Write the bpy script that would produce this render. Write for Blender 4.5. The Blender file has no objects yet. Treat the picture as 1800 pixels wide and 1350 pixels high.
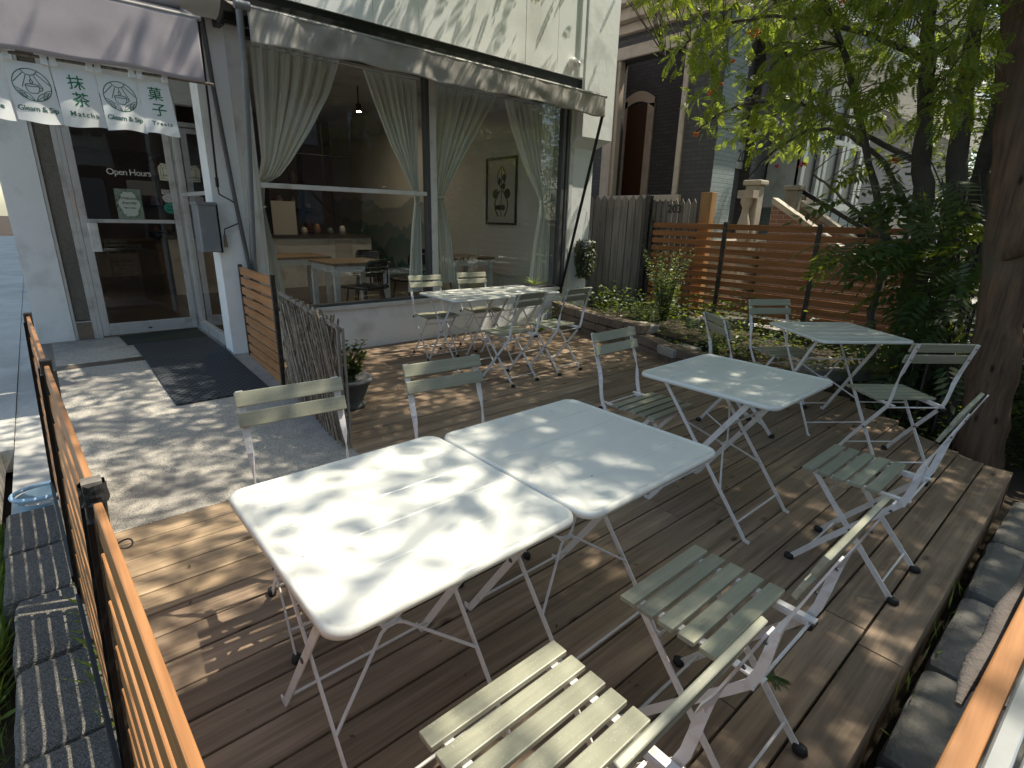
import bpy, math, random
import numpy as np
from mathutils import Vector, Matrix
PI = math.pi
scene = bpy.context.scene
C = scene.collection
# ---------------------------------------------------------------- camera
CAM_H = 1.45
def cam_basis():
    pitch, roll, yaw = map(math.radians, (17.277, 1.362, 41.2955))
    fwd = Vector((math.sin(yaw)*math.cos(pitch), math.cos(yaw)*math.cos(pitch), -math.sin(pitch)))
    right = Vector((math.cos(yaw), -math.sin(yaw), 0))
    up = right.cross(fwd)
    return right*math.cos(roll)+up*math.sin(roll), -right*math.sin(roll)+up*math.cos(roll), fwd
CR, CU, CF = cam_basis()
cam = bpy.data.cameras.new('camera'); cam.sensor_width = 36; cam.lens = 36*933.58/1800
cam.clip_start = 0.02; cam.clip_end = 400
camo = bpy.data.objects.new('camera', cam); C.objects.link(camo)
camo.matrix_world = Matrix(((CR.x, CU.x, -CF.x, 0), (CR.y, CU.y, -CF.y, 0), (CR.z, CU.z, -CF.z, CAM_H), (0, 0, 0, 1)))
scene.camera = camo
def px(x, y, z):
    v = Vector((x, y, z-CAM_H)); d = v.dot(CF)
    if d < 0.05: return (-9999, -9999, d)
    return (900+933.58*v.dot(CR)/d, 675-933.58*v.dot(CU)/d, d)
# ---------------------------------------------------------------- sky, sun, exposure
SUN = Vector((0.50, -0.20, 1.0)).normalized()
world = bpy.data.worlds.new('World'); scene.world = world; world.use_nodes = True
wn = world.node_tree.nodes; wl = world.node_tree.links
sky = wn.new('ShaderNodeTexSky'); sky.sky_type = 'NISHITA'; sky.sun_disc = False
sky.sun_elevation = math.asin(SUN.z); sky.sun_rotation = math.atan2(SUN.x, SUN.y)
bg = wn['Background']; bg.inputs[1].default_value = 0.15
mixn = wn.new('ShaderNodeMix'); mixn.data_type = 'RGBA'; mixn.blend_type = 'MULTIPLY'; mixn.inputs[0].default_value = 1
mixn.inputs[7].default_value = (1.0, 0.965, 0.85, 1)     # warm tint on the sky colour, balances the white against its blue
wl.new(sky.outputs[0], mixn.inputs[6]); wl.new(mixn.outputs[2], bg.inputs[0])
sl = bpy.data.lights.new('sun', 'SUN'); sl.energy = 4.1; sl.angle = math.radians(0.53); sl.color = (1, 0.925, 0.765)
so = bpy.data.objects.new('sun', sl); C.objects.link(so)
so.rotation_euler = SUN.to_track_quat('Z', 'Y').to_euler()
scene.view_settings.view_transform = 'Standard'; scene.view_settings.look = 'None'
scene.view_settings.exposure = 0.74; scene.view_settings.gamma = 1
scene.render.engine = 'CYCLES'
scene.cycles.max_bounces = 8; scene.cycles.transparent_max_bounces = 12
# ---------------------------------------------------------------- mesh helpers
ROOT = {}
class MB:
    def __init__(s): s.v = []; s.f = []; s.sm = []
    def add(s, vs, fs, smooth=False):
        n = len(s.v); s.v += [tuple(v) for v in vs]; s.f += [tuple(i+n for i in f) for f in fs]; s.sm += [smooth]*len(fs)
    def box(s, x0, x1, y0, y1, z0, z1):
        if x0 > x1: x0, x1 = x1, x0
        if y0 > y1: y0, y1 = y1, y0
        if z0 > z1: z0, z1 = z1, z0
        s.add([(x0,y0,z0),(x1,y0,z0),(x1,y1,z0),(x0,y1,z0),(x0,y0,z1),(x1,y0,z1),(x1,y1,z1),(x0,y1,z1)],
              [(0,3,2,1),(4,5,6,7),(0,1,5,4),(1,2,6,5),(2,3,7,6),(3,0,4,7)])
    def hexa(s, p):  # 8 points, bottom ring 4 then top ring 4
        s.add(p, [(0,3,2,1),(4,5,6,7),(0,1,5,4),(1,2,6,5),(2,3,7,6),(3,0,4,7)])
    def bar(s, p0, p1, w, t, up=(0,0,1)):   # w across (perp. to up), t along up
        p0 = Vector(p0); p1 = Vector(p1); d = (p1-p0).normalized(); up = Vector(up)
        a = d.cross(up).normalized(); b = a.cross(d).normalized()
        q = []
        for p in (p0, p1):
            for i, j in ((-1,-1),(1,-1),(1,1),(-1,1)): q.append(p+a*(w/2*i)+b*(t/2*j))
        s.add(q, [(0,3,2,1),(4,5,6,7),(0,1,5,4),(1,2,6,5),(2,3,7,6),(3,0,4,7)])
    def tube(s, pts, r, n=8, cap=True, smooth=True):
        pts = [Vector(p) for p in pts]; m = len(pts)
        rs = r if isinstance(r, (list, tuple)) else [r]*m
        a = None; rings = []
        for i, p in enumerate(pts):
            d = (pts[min(i+1,m-1)]-pts[max(i-1,0)]).normalized()
            if a is None: a = d.orthogonal().normalized()
            else: a = (a-d*a.dot(d)).normalized()
            b = d.cross(a)
            rings.append([p+(a*math.cos(2*PI*k/n)+b*math.sin(2*PI*k/n))*rs[i] for k in range(n)])
        vs = [v for R in rings for v in R]; fs = []
        for i in range(m-1):
            for k in range(n): fs.append((i*n+k, i*n+(k+1)%n, (i+1)*n+(k+1)%n, (i+1)*n+k))
        s.add(vs, fs, smooth)
        if cap: s.add(rings[0], [tuple(range(n-1,-1,-1))]); s.add(rings[-1], [tuple(range(n))])
    def sweep(s, pts, frames, ws, ts):  # rectangular strip; frames = list of (a,b) axes
        vs = []
        for p, (a, b), w, t in zip(pts, frames, ws, ts):
            p = Vector(p)
            for i, j in ((-1,-1),(1,-1),(1,1),(-1,1)): vs.append(p+Vector(a)*(w/2*i)+Vector(b)*(t/2*j))
        fs = []
        for i in range(len(pts)-1):
            for k in range(4): fs.append((i*4+k, i*4+(k+1)%4, (i+1)*4+(k+1)%4, (i+1)*4+k))
        n = len(pts)-1; fs += [(3,2,1,0), (n*4, n*4+1, n*4+2, n*4+3)]
        s.add(vs, fs)
    def lathe(s, prof, c=(0,0,0), n=24, smooth=True):
        vs = []; fs = []
        for r, z in prof:
            for k in range(n): vs.append((c[0]+r*math.cos(2*PI*k/n), c[1]+r*math.sin(2*PI*k/n), c[2]+z))
        for i in range(len(prof)-1):
            for k in range(n): fs.append((i*n+k, i*n+(k+1)%n, (i+1)*n+(k+1)%n, (i+1)*n+k))
        s.add(vs, fs, smooth)
    def grid(s, fn, nu, nv, smooth=True):
        vs = [fn(i/(nu-1), j/(nv-1)) for j in range(nv) for i in range(nu)]
        fs = [(j*nu+i, j*nu+i+1, (j+1)*nu+i+1, (j+1)*nu+i) for j in range(nv-1) for i in range(nu-1)]
        s.add(vs, fs, smooth)
def obj(name, mb, mat, parent=None, bevel=0, world=True, solid=0):
    me = bpy.data.meshes.new(name)
    v = mb.v
    if parent is not None and world and parent.name in ROOT:
        L = ROOT[parent.name]; v = [(a-L[0], b-L[1], c-L[2]) for a, b, c in v]
    me.from_pydata(v, [], mb.f)
    me.polygons.foreach_set('use_smooth', mb.sm)
    me.materials.append(mat); me.update()
    o = bpy.data.objects.new(name, me); C.objects.link(o)
    if parent is not None:
        o.parent = parent
        if parent.name in ROOT: ROOT[o.name] = ROOT[parent.name]
    if solid:
        m = o.modifiers.new('thick', 'SOLIDIFY'); m.thickness = solid; m.offset = 0
    if bevel:
        m = o.modifiers.new('edge', 'BEVEL'); m.width = bevel; m.segments = 2; m.limit_method = 'ANGLE'; m.angle_limit = 0.7
    return o
def fast(name, V, F, mat, parent=None, smooth=False):
    """V (n,3) array, F (m,k) array of equal-size faces"""
    V = np.asarray(V, dtype=np.float32)
    if parent is not None and parent.name in ROOT: V = V-np.array(ROOT[parent.name], dtype=np.float32)
    me = bpy.data.meshes.new(name); m, k = F.shape
    me.vertices.add(len(V)); me.vertices.foreach_set('co', V.ravel())
    me.loops.add(m*k); me.loops.foreach_set('vertex_index', F.ravel().astype(np.int32))
    me.polygons.add(m); me.polygons.foreach_set('loop_start', np.arange(0, m*k, k, dtype=np.int32))
    me.polygons.foreach_set('loop_total', np.full(m, k, dtype=np.int32))
    me.update(calc_edges=True)
    if smooth: me.polygons.foreach_set('use_smooth', np.ones(m, dtype=bool))
    me.materials.append(mat)
    o = bpy.data.objects.new(name, me); C.objects.link(o)
    if parent is not None:
        o.parent = parent
        if parent.name in ROOT: ROOT[o.name] = ROOT[parent.name]
    return o
def tag(o, label, cat, group=None, kind=None):
    if label: o['label'] = label
    if cat: o['category'] = cat
    if group: o['group'] = group
    if kind: o['kind'] = kind
    return o
def thing(name, label, cat, loc=(0,0,0), rz=0, group=None):
    o = bpy.data.objects.new(name, None); C.objects.link(o)
    o.location = loc; o.rotation_euler = (0, 0, rz); o.empty_display_size = .1
    if rz == 0: ROOT[o.name] = tuple(loc)
    return tag(o, label, cat, group)
def structure(name, mb, mat, **k):
    o = obj(name, mb, mat, **k); o['kind'] = 'structure'; return o
def copy_tree(o, parent=None):
    c = o.copy(); C.objects.link(c); c.parent = parent
    for ch in [x for x in C.objects if x.parent == o]: copy_tree(ch, c)
    return c
def text_mb(body, size, xf, spacing=1.0, shear=0.0, bold=0.0):
    """lettering as real outlines; xf maps (u,v) in metres to a world point"""
    cu = bpy.data.curves.new('t', 'FONT'); cu.body = body; cu.size = size; cu.align_x = 'CENTER'
    cu.space_character = spacing; cu.shear = shear; cu.offset = bold; cu.resolution_u = 3
    t = bpy.data.objects.new('t', cu); C.objects.link(t)
    dg = bpy.context.evaluated_depsgraph_get(); dg.update()
    me = bpy.data.meshes.new_from_object(t.evaluated_get(dg))
    mb = MB(); mb.add([xf(v.co.x, v.co.y) for v in me.vertices], [tuple(p.vertices) for p in me.polygons])
    bpy.data.objects.remove(t); bpy.data.curves.remove(cu); bpy.data.meshes.remove(me)
    return mb
def stroke(mb, pts, w, xf):
    """flat ribbon along 2-D polyline"""
    P = [Vector((p[0], p[1])) for p in pts]; vs = []
    for i, p in enumerate(P):
        d = (P[min(i+1, len(P)-1)]-P[max(i-1, 0)]); d = d.normalized() if d.length else Vector((1, 0))
        n = Vector((-d.y, d.x))*w/2
        vs += [xf(p.x+n.x, p.y+n.y), xf(p.x-n.x, p.y-n.y)]
    mb.add(vs, [(2*i, 2*i+1, 2*i+3, 2*i+2) for i in range(len(P)-1)])
# ---------------------------------------------------------------- materials
def mat_base(name):
    m = bpy.data.materials.new(name); m.use_nodes = True
    nt = m.node_tree; return m, nt, nt.nodes, nt.links, nt.nodes['Principled BSDF']
def mixc(n, l, fac, a, b, blend='MIX'):
    x = n.new('ShaderNodeMix'); x.data_type = 'RGBA'; x.blend_type = blend
    for s, v in ((x.inputs[0], fac), (x.inputs[6], a), (x.inputs[7], b)):
        if hasattr(v, 'links'): l.new(v, s)
        elif isinstance(v, (int, float)): s.default_value = v
        else: s.default_value = (*v, 1) if len(v) == 3 else v
    return x.outputs[2]
def noise(n, l, scale, detail=4, vec=None, rough=0.55, stretch=None):
    if vec is None:
        tc = n.new('ShaderNodeTexCoord'); vec = tc.outputs['Object']
    if stretch:
        mp = n.new('ShaderNodeMapping'); mp.inputs['Scale'].default_value = stretch; l.new(vec, mp.inputs[0]); vec = mp.outputs[0]
    t = n.new('ShaderNodeTexNoise'); t.inputs['Scale'].default_value = scale; t.inputs['Detail'].default_value = detail
    t.inputs['Roughness'].default_value = rough; l.new(vec, t.inputs['Vector']); return t.outputs[0]
def ramp(n, l, src, a, b, ca=(0,0,0), cb=(1,1,1)):
    r = n.new('ShaderNodeValToRGB'); r.color_ramp.elements[0].position = a; r.color_ramp.elements[1].position = b
    r.color_ramp.elements[0].color = (*ca, 1); r.color_ramp.elements[1].color = (*cb, 1); l.new(src, r.inputs[0]); return r.outputs[0]
def bump(n, l, src, p, strength=.3, dist=.01):
    b = n.new('ShaderNodeBump'); b.inputs['Strength'].default_value = strength; b.inputs['Distance'].default_value = dist
    l.new(src, b.inputs['Height']); l.new(b.outputs[0], p.inputs['Normal'])
def plain(name, col, rough=.5, metal=0, var=0.0, vscale=8, dirt=None, dscale=3, bmp=0, bscale=60, coat=0, spec=.5):
    m, nt, n, l, p = mat_base(name)
    p.inputs['Roughness'].default_value = rough; p.inputs['Metallic'].default_value = metal
    p.inputs['Coat Weight'].default_value = coat; p.inputs['Specular IOR Level'].default_value = spec
    c = None
    if var:
        c = mixc(n, l, noise(n, l, vscale), tuple(x*(1-var) for x in col), tuple(min(1, x*(1+var)) for x in col))
    if dirt:
        d = ramp(n, l, noise(n, l, dscale, 6), .52, .72)
        c = mixc(n, l, d, c if c is not None else col, dirt)
    if c is not None: l.new(c, p.inputs['Base Color'])
    else: p.inputs['Base Color'].default_value = (*col, 1)
    if bmp: bump(n, l, noise(n, l, bscale, 5), p, bmp, .005)
    return m
def wood(name, dark, light, axis=0, rough=.65, knots=True, var=.35, grain=1.0, wear=None):
    m, nt, n, l, p = mat_base(name); p.inputs['Roughness'].default_value = rough
    p.inputs['Specular IOR Level'].default_value = .25
    geo = n.new('ShaderNodeNewGeometry'); tc = n.new('ShaderNodeTexCoord')
    # offset every board by its own random amount so no two share a grain
    ad = n.new('ShaderNodeVectorMath'); ad.operation = 'ADD'; sc = n.new('ShaderNodeVectorMath'); sc.operation = 'SCALE'
    cmb = n.new('ShaderNodeCombineXYZ')
    for i in range(3): l.new(geo.outputs['Random Per Island'], cmb.inputs[i])
    l.new(cmb.outputs[0], sc.inputs[0]); sc.inputs[3].default_value = 37.0
    l.new(tc.outputs['Object'], ad.inputs[0]); l.new(sc.outputs[0], ad.inputs[1]); vec = ad.outputs[0]
    st = [26*grain]*3; st[axis] = 1.2
    g = noise(n, l, 1.0, 6, vec, .62, tuple(st))
    st2 = [90*grain]*3; st2[axis] = 3
    g2 = noise(n, l, 1.0, 3, vec, .6, tuple(st2))
    c = mixc(n, l, ramp(n, l, g, .32, .68), dark, light)
    c = mixc(n, l, .35, c, ramp(n, l, g2, .3, .7, (.25,.22,.2), (1,1,1)), 'MULTIPLY')
    big = noise(n, l, 1.7, 3, tc.outputs['Object'])
    c = mixc(n, l, .5, c, ramp(n, l, big, .3, .7, (.62,.6,.58), (1.0,1.0,1.0)), 'MULTIPLY')
    # board to board variation
    hv = n.new('ShaderNodeHueSaturation'); mr = n.new('ShaderNodeMapRange')
    l.new(geo.outputs['Random Per Island'], mr.inputs[0]); mr.inputs[3].default_value = 1-var; mr.inputs[4].default_value = 1+var*.6
    l.new(mr.outputs[0], hv.inputs['Value']); hv.inputs['Saturation'].default_value = .95; l.new(c, hv.inputs['Color']); c = hv.outputs[0]
    if knots:
        stk = [7.0]*3; stk[axis] = 3.2
        mp = n.new('ShaderNodeMapping'); mp.inputs['Scale'].default_value = stk; l.new(vec, mp.inputs[0])
        vo = n.new('ShaderNodeTexVoronoi'); vo.inputs['Scale'].default_value = 1.0; l.new(mp.outputs[0], vo.inputs['Vector'])
        k = ramp(n, l, vo.outputs['Distance'], .05, .13, (1,1,1), (0,0,0))
        c = mixc(n, l, k, c, tuple(x*.3 for x in dark))
    if wear:
        c = mixc(n, l, ramp(n, l, noise(n, l, 2.3, 7, tc.outputs['Object']), .5, .75), c, wear)
    l.new(c, p.inputs['Base Color']); bump(n, l, g, p, .25, .004)
    return m
def concrete(name, a, b, speck=None, sscale=260, rough=.9, bmp=.4, stain=None):
    m, nt, n, l, p = mat_base(name); p.inputs['Roughness'].default_value = rough; p.inputs['Specular IOR Level'].default_value = .2
    c = mixc(n, l, ramp(n, l, noise(n, l, 1.3, 8), .35, .68), a, b)
    c = mixc(n, l, .3, c, ramp(n, l, noise(n, l, 22, 5), .35, .65, (.6,.6,.6), (1,1,1)), 'MULTIPLY')
    tc = n.new('ShaderNodeTexCoord')
    if speck:
        vo = n.new('ShaderNodeTexVoronoi'); vo.inputs['Scale'].default_value = sscale; l.new(tc.outputs['Object'], vo.inputs['Vector'])
        sep = n.new('ShaderNodeSeparateColor'); l.new(vo.outputs['Color'], sep.inputs[0])
        c = mixc(n, l, ramp(n, l, sep.outputs[0], .62, .7), c, speck[0]); c = mixc(n, l, ramp(n, l, sep.outputs[1], .72, .8), c, speck[1])
    if stain: c = mixc(n, l, ramp(n, l, noise(n, l, .9, 7, rough=.7), .5, .62), c, stain)
    l.new(c, p.inputs['Base Color']); bump(n, l, noise(n, l, 110, 6), p, bmp, .006)
    return m
def brick(name, c1, c2, mortar, w=.21, h=.07, vert='XZ', rough=.8):
    m, nt, n, l, p = mat_base(name); p.inputs['Roughness'].default_value = rough
    tc = n.new('ShaderNodeTexCoord'); sp = n.new('ShaderNodeSeparateXYZ'); l.new(tc.outputs['Object'], sp.inputs[0])
    cb = n.new('ShaderNodeCombineXYZ'); sm_ = n.new('ShaderNodeMath'); sm_.operation = 'ADD'; l.new(sp.outputs[0], sm_.inputs[0]); l.new(sp.outputs[1], sm_.inputs[1]); l.new(sm_.outputs[0], cb.inputs[0]); l.new(sp.outputs[2], cb.inputs[1])
    br = n.new('ShaderNodeTexBrick'); l.new(cb.outputs[0], br.inputs['Vector'])
    br.inputs['Color1'].default_value = (*c1, 1); br.inputs['Color2'].default_value = (*c2, 1); br.inputs['Mortar'].default_value = (*mortar, 1)
    br.inputs['Scale'].default_value = 1; br.inputs['Brick Width'].default_value = w; br.inputs['Row Height'].default_value = h
    br.inputs['Mortar Size'].default_value = .006; br.inputs['Mortar Smooth'].default_value = .3
    l.new(br.outputs[0], p.inputs['Base Color'])
    iv = n.new('ShaderNodeMath'); iv.operation = 'SUBTRACT'; iv.inputs[0].default_value = 1; l.new(br.outputs['Fac'], iv.inputs[1])
    bump(n, l, iv.outputs[0], p, .7, .006); return m
def leafmat(name, cols, trans=.45, rough=.45):
    m, nt, n, l, p = mat_base(name); p.inputs['Roughness'].default_value = rough
    geo = n.new('ShaderNodeNewGeometry')
    r = n.new('ShaderNodeValToRGB'); r.color_ramp.interpolation = 'LINEAR'
    els = r.color_ramp.elements; els[0].color = (*cols[0], 1); els[1].color = (*cols[-1], 1)
    for i, cc in enumerate(cols[1:-1]): e = els.new((i+1)/(len(cols)-1)); e.color = (*cc, 1)
    l.new(geo.outputs['Random Per Island'], r.inputs[0])
    l.new(r.outputs[0], p.inputs['Base Color'])
    tr = n.new('ShaderNodeBsdfTranslucent'); l.new(mixc(n, l, .6, r.outputs[0], (.70,.85,.08)), tr.inputs[0])
    mx = n.new('ShaderNodeMixShader'); mx.inputs[0].default_value = trans
    l.new(p.outputs[0], mx.inputs[1]); l.new(tr.outputs[0], mx.inputs[2]); l.new(mx.outputs[0], n['Material Output'].inputs[0]); return m
def glassmat(name, tint=(.9,.95,.93), f0=1.0):
    m, nt, n, l, p = mat_base(name); n.remove(p)
    fr = n.new('ShaderNodeFresnel'); gb = n.new('ShaderNodeNewGeometry'); mi = n.new('ShaderNodeMapRange'); l.new(gb.outputs['Backfacing'], mi.inputs[0]); mi.inputs[3].default_value = 1.52; mi.inputs[4].default_value = 1/1.52; l.new(mi.outputs[0], fr.inputs[0])
    mt = n.new('ShaderNodeMath'); mt.operation = 'MULTIPLY'; mt.inputs[1].default_value = 1.7*f0; l.new(fr.outputs[0], mt.inputs[0])
    t = n.new('ShaderNodeBsdfTransparent'); t.inputs[0].default_value = (*tint, 1)
    g = n.new('ShaderNodeBsdfGlossy'); g.inputs['Roughness'].default_value = 0.0; g.inputs[0].default_value = (.95,.97,1,1)
    bb = n.new('ShaderNodeBump'); bb.inputs['Strength'].default_value = .02; bb.inputs['Distance'].default_value = .01
    l.new(noise(n, l, 1.4, 2), bb.inputs['Height']); l.new(bb.outputs[0], g.inputs['Normal'])
    mx = n.new('ShaderNodeMixShader'); l.new(mt.outputs[0], mx.inputs[0]); l.new(t.outputs[0], mx.inputs[1]); l.new(g.outputs[0], mx.inputs[2])
    l.new(mx.outputs[0], n['Material Output'].inputs[0]); return m
def emitmat(name, col, s):
    m, nt, n, l, p = mat_base(name); p.inputs['Emission Color'].default_value = (*col, 1); p.inputs['Emission Strength'].default_value = s; return m
M = {}
M['deck'] = wood('deck_boards', (.235,.162,.108), (.46,.335,.225), 0, .62, True, .28, 1.0, (.22,.165,.12))
M['deck_light'] = wood('deck_boards_pale', (.40,.28,.165), (.62,.45,.29), 0, .6, True, .14)
M['slat_y'] = wood('cedar_slats_y', (.43,.18,.055), (.62,.29,.105), 1, .5, False, .12)
M['slat_x'] = wood('cedar_slats_x', (.43,.18,.055), (.62,.29,.105), 0, .5, False, .12)
M['slat_red'] = wood('red_cedar_slats', (.31,.108,.030), (.47,.185,.054), 1, .5, False, .2)
M['picket'] = wood('weathered_pickets', (.17,.15,.13), (.37,.335,.29), 2, .85, True, .3)
M['newpost'] = wood('new_timber', (.42,.22,.08), (.58,.33,.14), 2, .6, True, .1)
M['black'] = plain('black_metal', (.012,.012,.013), .4, .3, .3, 20)
M['blackp'] = plain('black_post', (.02,.017,.015), .5, 0, .5, 30, (.09,.07,.05), 18, .4, 40)
M['rubber'] = plain('black_rubber', (.012,.012,.013), .6)
M['white_metal'] = plain('white_frame_paint', (.76,.73,.71), .4, 0, .04, 6, (.62,.56,.50), 25)
M['table'] = plain('white_table_enamel', (.70,.70,.645), .28, 0, .03, 3, (.655,.65,.59), 6, .04, 120, spec=.5)
def slatpaint():
    m, nt, n, l, p = mat_base('sage_slat_paint'); p.inputs['Roughness'].default_value = .42
    geo = n.new('ShaderNodeNewGeometry'); tc = n.new('ShaderNodeTexCoord'); oi = n.new('ShaderNodeObjectInfo')
    g = noise(n, l, 1.0, 5, tc.outputs['Object'], .6, (4, 60, 60))
    c = mixc(n, l, ramp(n, l, g, .3, .7), (.275,.272,.200), (.355,.352,.262))
    sp = noise(n, l, 220, 3, tc.outputs['Object']); c = mixc(n, l, ramp(n, l, sp, .62, .7), c, (.42,.43,.34))
    hv = n.new('ShaderNodeHueSaturation'); mr = n.new('ShaderNodeMapRange'); l.new(oi.outputs['Random'], mr.inputs[0]); mr.inputs[3].default_value = .88; mr.inputs[4].default_value = 1.12
    l.new(mr.outputs[0], hv.inputs['Value']); l.new(c, hv.inputs['Color']); l.new(hv.outputs[0], p.inputs['Base Color'])
    bump(n, l, g, p, .2, .002); return m
M['sage'] = slatpaint()
M['white_wall'] = plain('white_render', (.80,.82,.83), .8, 0, .05, 3, (.56,.57,.57), 2.6, .6, 14)
M['white_panel'] = plain('white_siding', (.80,.82,.83), .6, 0, .04, 5, (.64,.65,.65), 1.5, .15, 50)
M['white_trim'] = plain('white_trim', (.66,.66,.64), .5, 0, .06, 5, (.42,.40,.37), 4)
M['alu'] = plain('door_aluminium', (.56,.56,.55), .4, .25, .06, 8, (.35,.33,.30), 6)
M['frame_grey'] = plain('grey_window_frame', (.10,.10,.105), .45, .2, .2, 20)
M['grey_paint'] = plain('grey_box_paint', (.19,.205,.225), .45, .1, .08, 8, (.25,.26,.27), 9)
M['glass'] = glassmat('window_glass', (.95,.98,.96)); M['glass_dark'] = glassmat('door_glass', (.80,.83,.81), .9)
M['concrete'] = concrete('exposed_concrete', (.38,.35,.30), (.52,.48,.41), ((.52,.48,.42), (.22,.20,.18)), 260, stain=(.27,.25,.23))
M['sidewalk'] = concrete('sidewalk_concrete', (.50,.48,.43), (.62,.60,.55), None, stain=(.42,.40,.37))
M['stone'] = concrete('dark_stone', (.115,.104,.088), (.20,.182,.155), ((.24,.22,.19), (.06,.06,.058)), 420, bmp=.9)
M['slab'] = concrete('grey_slab', (.15,.14,.125), (.25,.235,.21), None, bmp=.9, stain=(.12,.115,.10))
M['block'] = concrete('wall_block', (.15,.115,.088), (.29,.23,.18), None, bmp=.8)
M['blockpale'] = concrete('pale_block', (.33,.30,.27), (.45,.42,.38), None, bmp=.8)
M['soil'] = concrete('soil', (.035,.026,.018), (.08,.062,.045), None, bmp=1.0)
M['asphalt'] = concrete('asphalt', (.045,.045,.047), (.07,.07,.07), None)
M['awning'] = plain('taupe_canvas', (.37,.35,.33), .85, 0, .06, 9, (.27,.25,.235), 2.6, .35, 6)
M['mauve'] = plain('mauve_canvas', (.40,.365,.40), .85, 0, .07, 2.5, (.33,.30,.33), 3)
M['cloth'] = plain('white_cotton', (.80,.82,.82), .85, 0, .03, 30)
M['green_ink'] = plain('green_ink', (.012,.17,.075), .8); M['dark_ink'] = plain('dark_green_ink', (.06,.14,.11), .8)
M['brick_dark'] = brick('dark_brick', (.095,.09,.095), (.075,.07,.075), (.055,.052,.055), vert='YZ')
M['brick_pale'] = brick('pale_brick', (.25,.30,.315), (.28,.33,.34), (.19,.23,.24), vert='XZ')
M['beige'] = plain('beige_trim', (.55,.45,.37), .6, 0, .08, 5, (.40,.32,.26), 4)
M['conc_old'] = concrete('old_cast_stone', (.40,.35,.29), (.58,.53,.45), None, stain=(.26,.23,.19))
M['redwood'] = plain('dark_red_door', (.075,.012,.010), .4)
M['leaf'] = leafmat('rowan_leaves', ((.03,.06,.012),(.06,.10,.014),(.13,.17,.022),(.04,.07,.012)), .46)
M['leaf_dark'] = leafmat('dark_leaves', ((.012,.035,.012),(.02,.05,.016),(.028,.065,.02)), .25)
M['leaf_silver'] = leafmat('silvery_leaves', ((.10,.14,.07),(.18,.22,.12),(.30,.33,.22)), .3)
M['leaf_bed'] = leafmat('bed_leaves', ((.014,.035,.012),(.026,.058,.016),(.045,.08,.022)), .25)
M['grass'] = leafmat('grass_blades', ((.06,.11,.02),(.12,.18,.035),(.2,.24,.06)), .3)
M['berry_o'] = plain('orange_berries', (.75,.20,.01), .35); M['berry_r'] = plain('red_berries', (.55,.015,.02), .35)
M['bark'] = plain('grey_bark', (.085,.075,.065), .9, 0, .35, 9, (.045,.04,.035), 5, .9, 16)
M['bark_brown'] = wood('brown_bark', (.08,.05,.033), (.21,.13,.08), 2, .9, True, .0, .9, (.11,.09,.07))
M['willow'] = wood('willow_sticks', (.18,.135,.09), (.50,.42,.31), 2, .75, False, .5)
rnd = random.Random(7)
# ================================================================ GROUND
b = MB(); b.add([(-150,-150,-.30),(150,-150,-.30),(150,150,-.30),(-150,150,-.30)], [(0,1,2,3)]); structure('ground', b, M['soil'])
b = MB(); b.box(-6, -.36, 4.62, 8.2, -.25, -.095)
y = 8.206
while y < 40: b.box(-6, -.36, y, y+1.5, -.25, -.097); y += 1.506
b.box(-6, -.425, 3.55, 4.614, -.25, -.099); b.box(-.355, -.06, 3.35, 40, -.25, -.103)
structure('sidewalk', b, M['sidewalk'])
b = MB(); b.box(-30, -6.02, -30, 60, -.26, -.22); structure('road', b, M['asphalt'])
# deck boards running along x, real gaps
def x_end(y):
    pts = [(.19,4.37),(.34,4.39),(.49,4.44),(.64,4.56),(.80,4.68),(1.1,5.0),(1.5,5.25),(2.2,5.3),(3.0,5.12),(3.6,5.25),(4.4,5.32),(5.6,5.75)]
    for (a, xa), (c, xc) in zip(pts, pts[1:]):
        if a <= y <= c: return xa+(xc-xa)*(y-a)/(c-a)
    return pts[-1][1] if y > 5.6 else pts[0][1]
b = MB(); bl = MB(); y = .195; pitch = .1475
while y < 5.56:
    x0 = 0.03 if y < 2.80 else 1.30+.10*max(0, (y-3.0))/1.5
    x1 = x_end(min(y+.07, 5.6)); cuts = [x0]
    nxt = x0+rnd.uniform(1.2, 3.6)
    while nxt < x1-.6: cuts.append(nxt); nxt += rnd.uniform(1.8, 3.4)
    cuts.append(x1+rnd.uniform(-.015, .015))
    for a, c in zip(cuts, cuts[1:]):
        dz = rnd.uniform(-.002, .0015)
        T = bl if (y > 2.07 and a < 1.0 and y < 2.80) else b
        if T is bl and c > 1.05: bl.box(a+.0015, .98+rnd.uniform(-.3,.25), y+.003, y+pitch-.0035, -.032, dz); 
        if T is bl and c > 1.05:
            e = bl.v[-7][0]; b.box(e+.003, c-.0015, y+.003, y+pitch-.0035, -.032, dz)
        else: T.box(a+.0015, c-.0015, y+.004, y+pitch-.0045, -.032, dz)
    y += pitch
structure('deck', b, M['deck'], bevel=.003)
structure('deck_pale_boards', bl, M['deck_light'], bevel=.003)
b = MB(); b.box(.03, 4.36, .205, .235, -.24, -.034); b.hexa([(4.33,.2,-.24),(4.37,.2,-.24),(5.2,1.42,-.24),(5.16,1.42,-.24),(4.33,.2,-.034),(4.37,.2,-.034),(5.2,1.42,-.034),(5.16,1.42,-.034)])
for yy in (1.0, 2.2, 3.4, 4.6): b.box(.05 if yy < 2.7 else 1.4, 4.6, yy, yy+.04, -.22, -.034)
structure('deck_joists', b, M['deck'])
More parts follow.
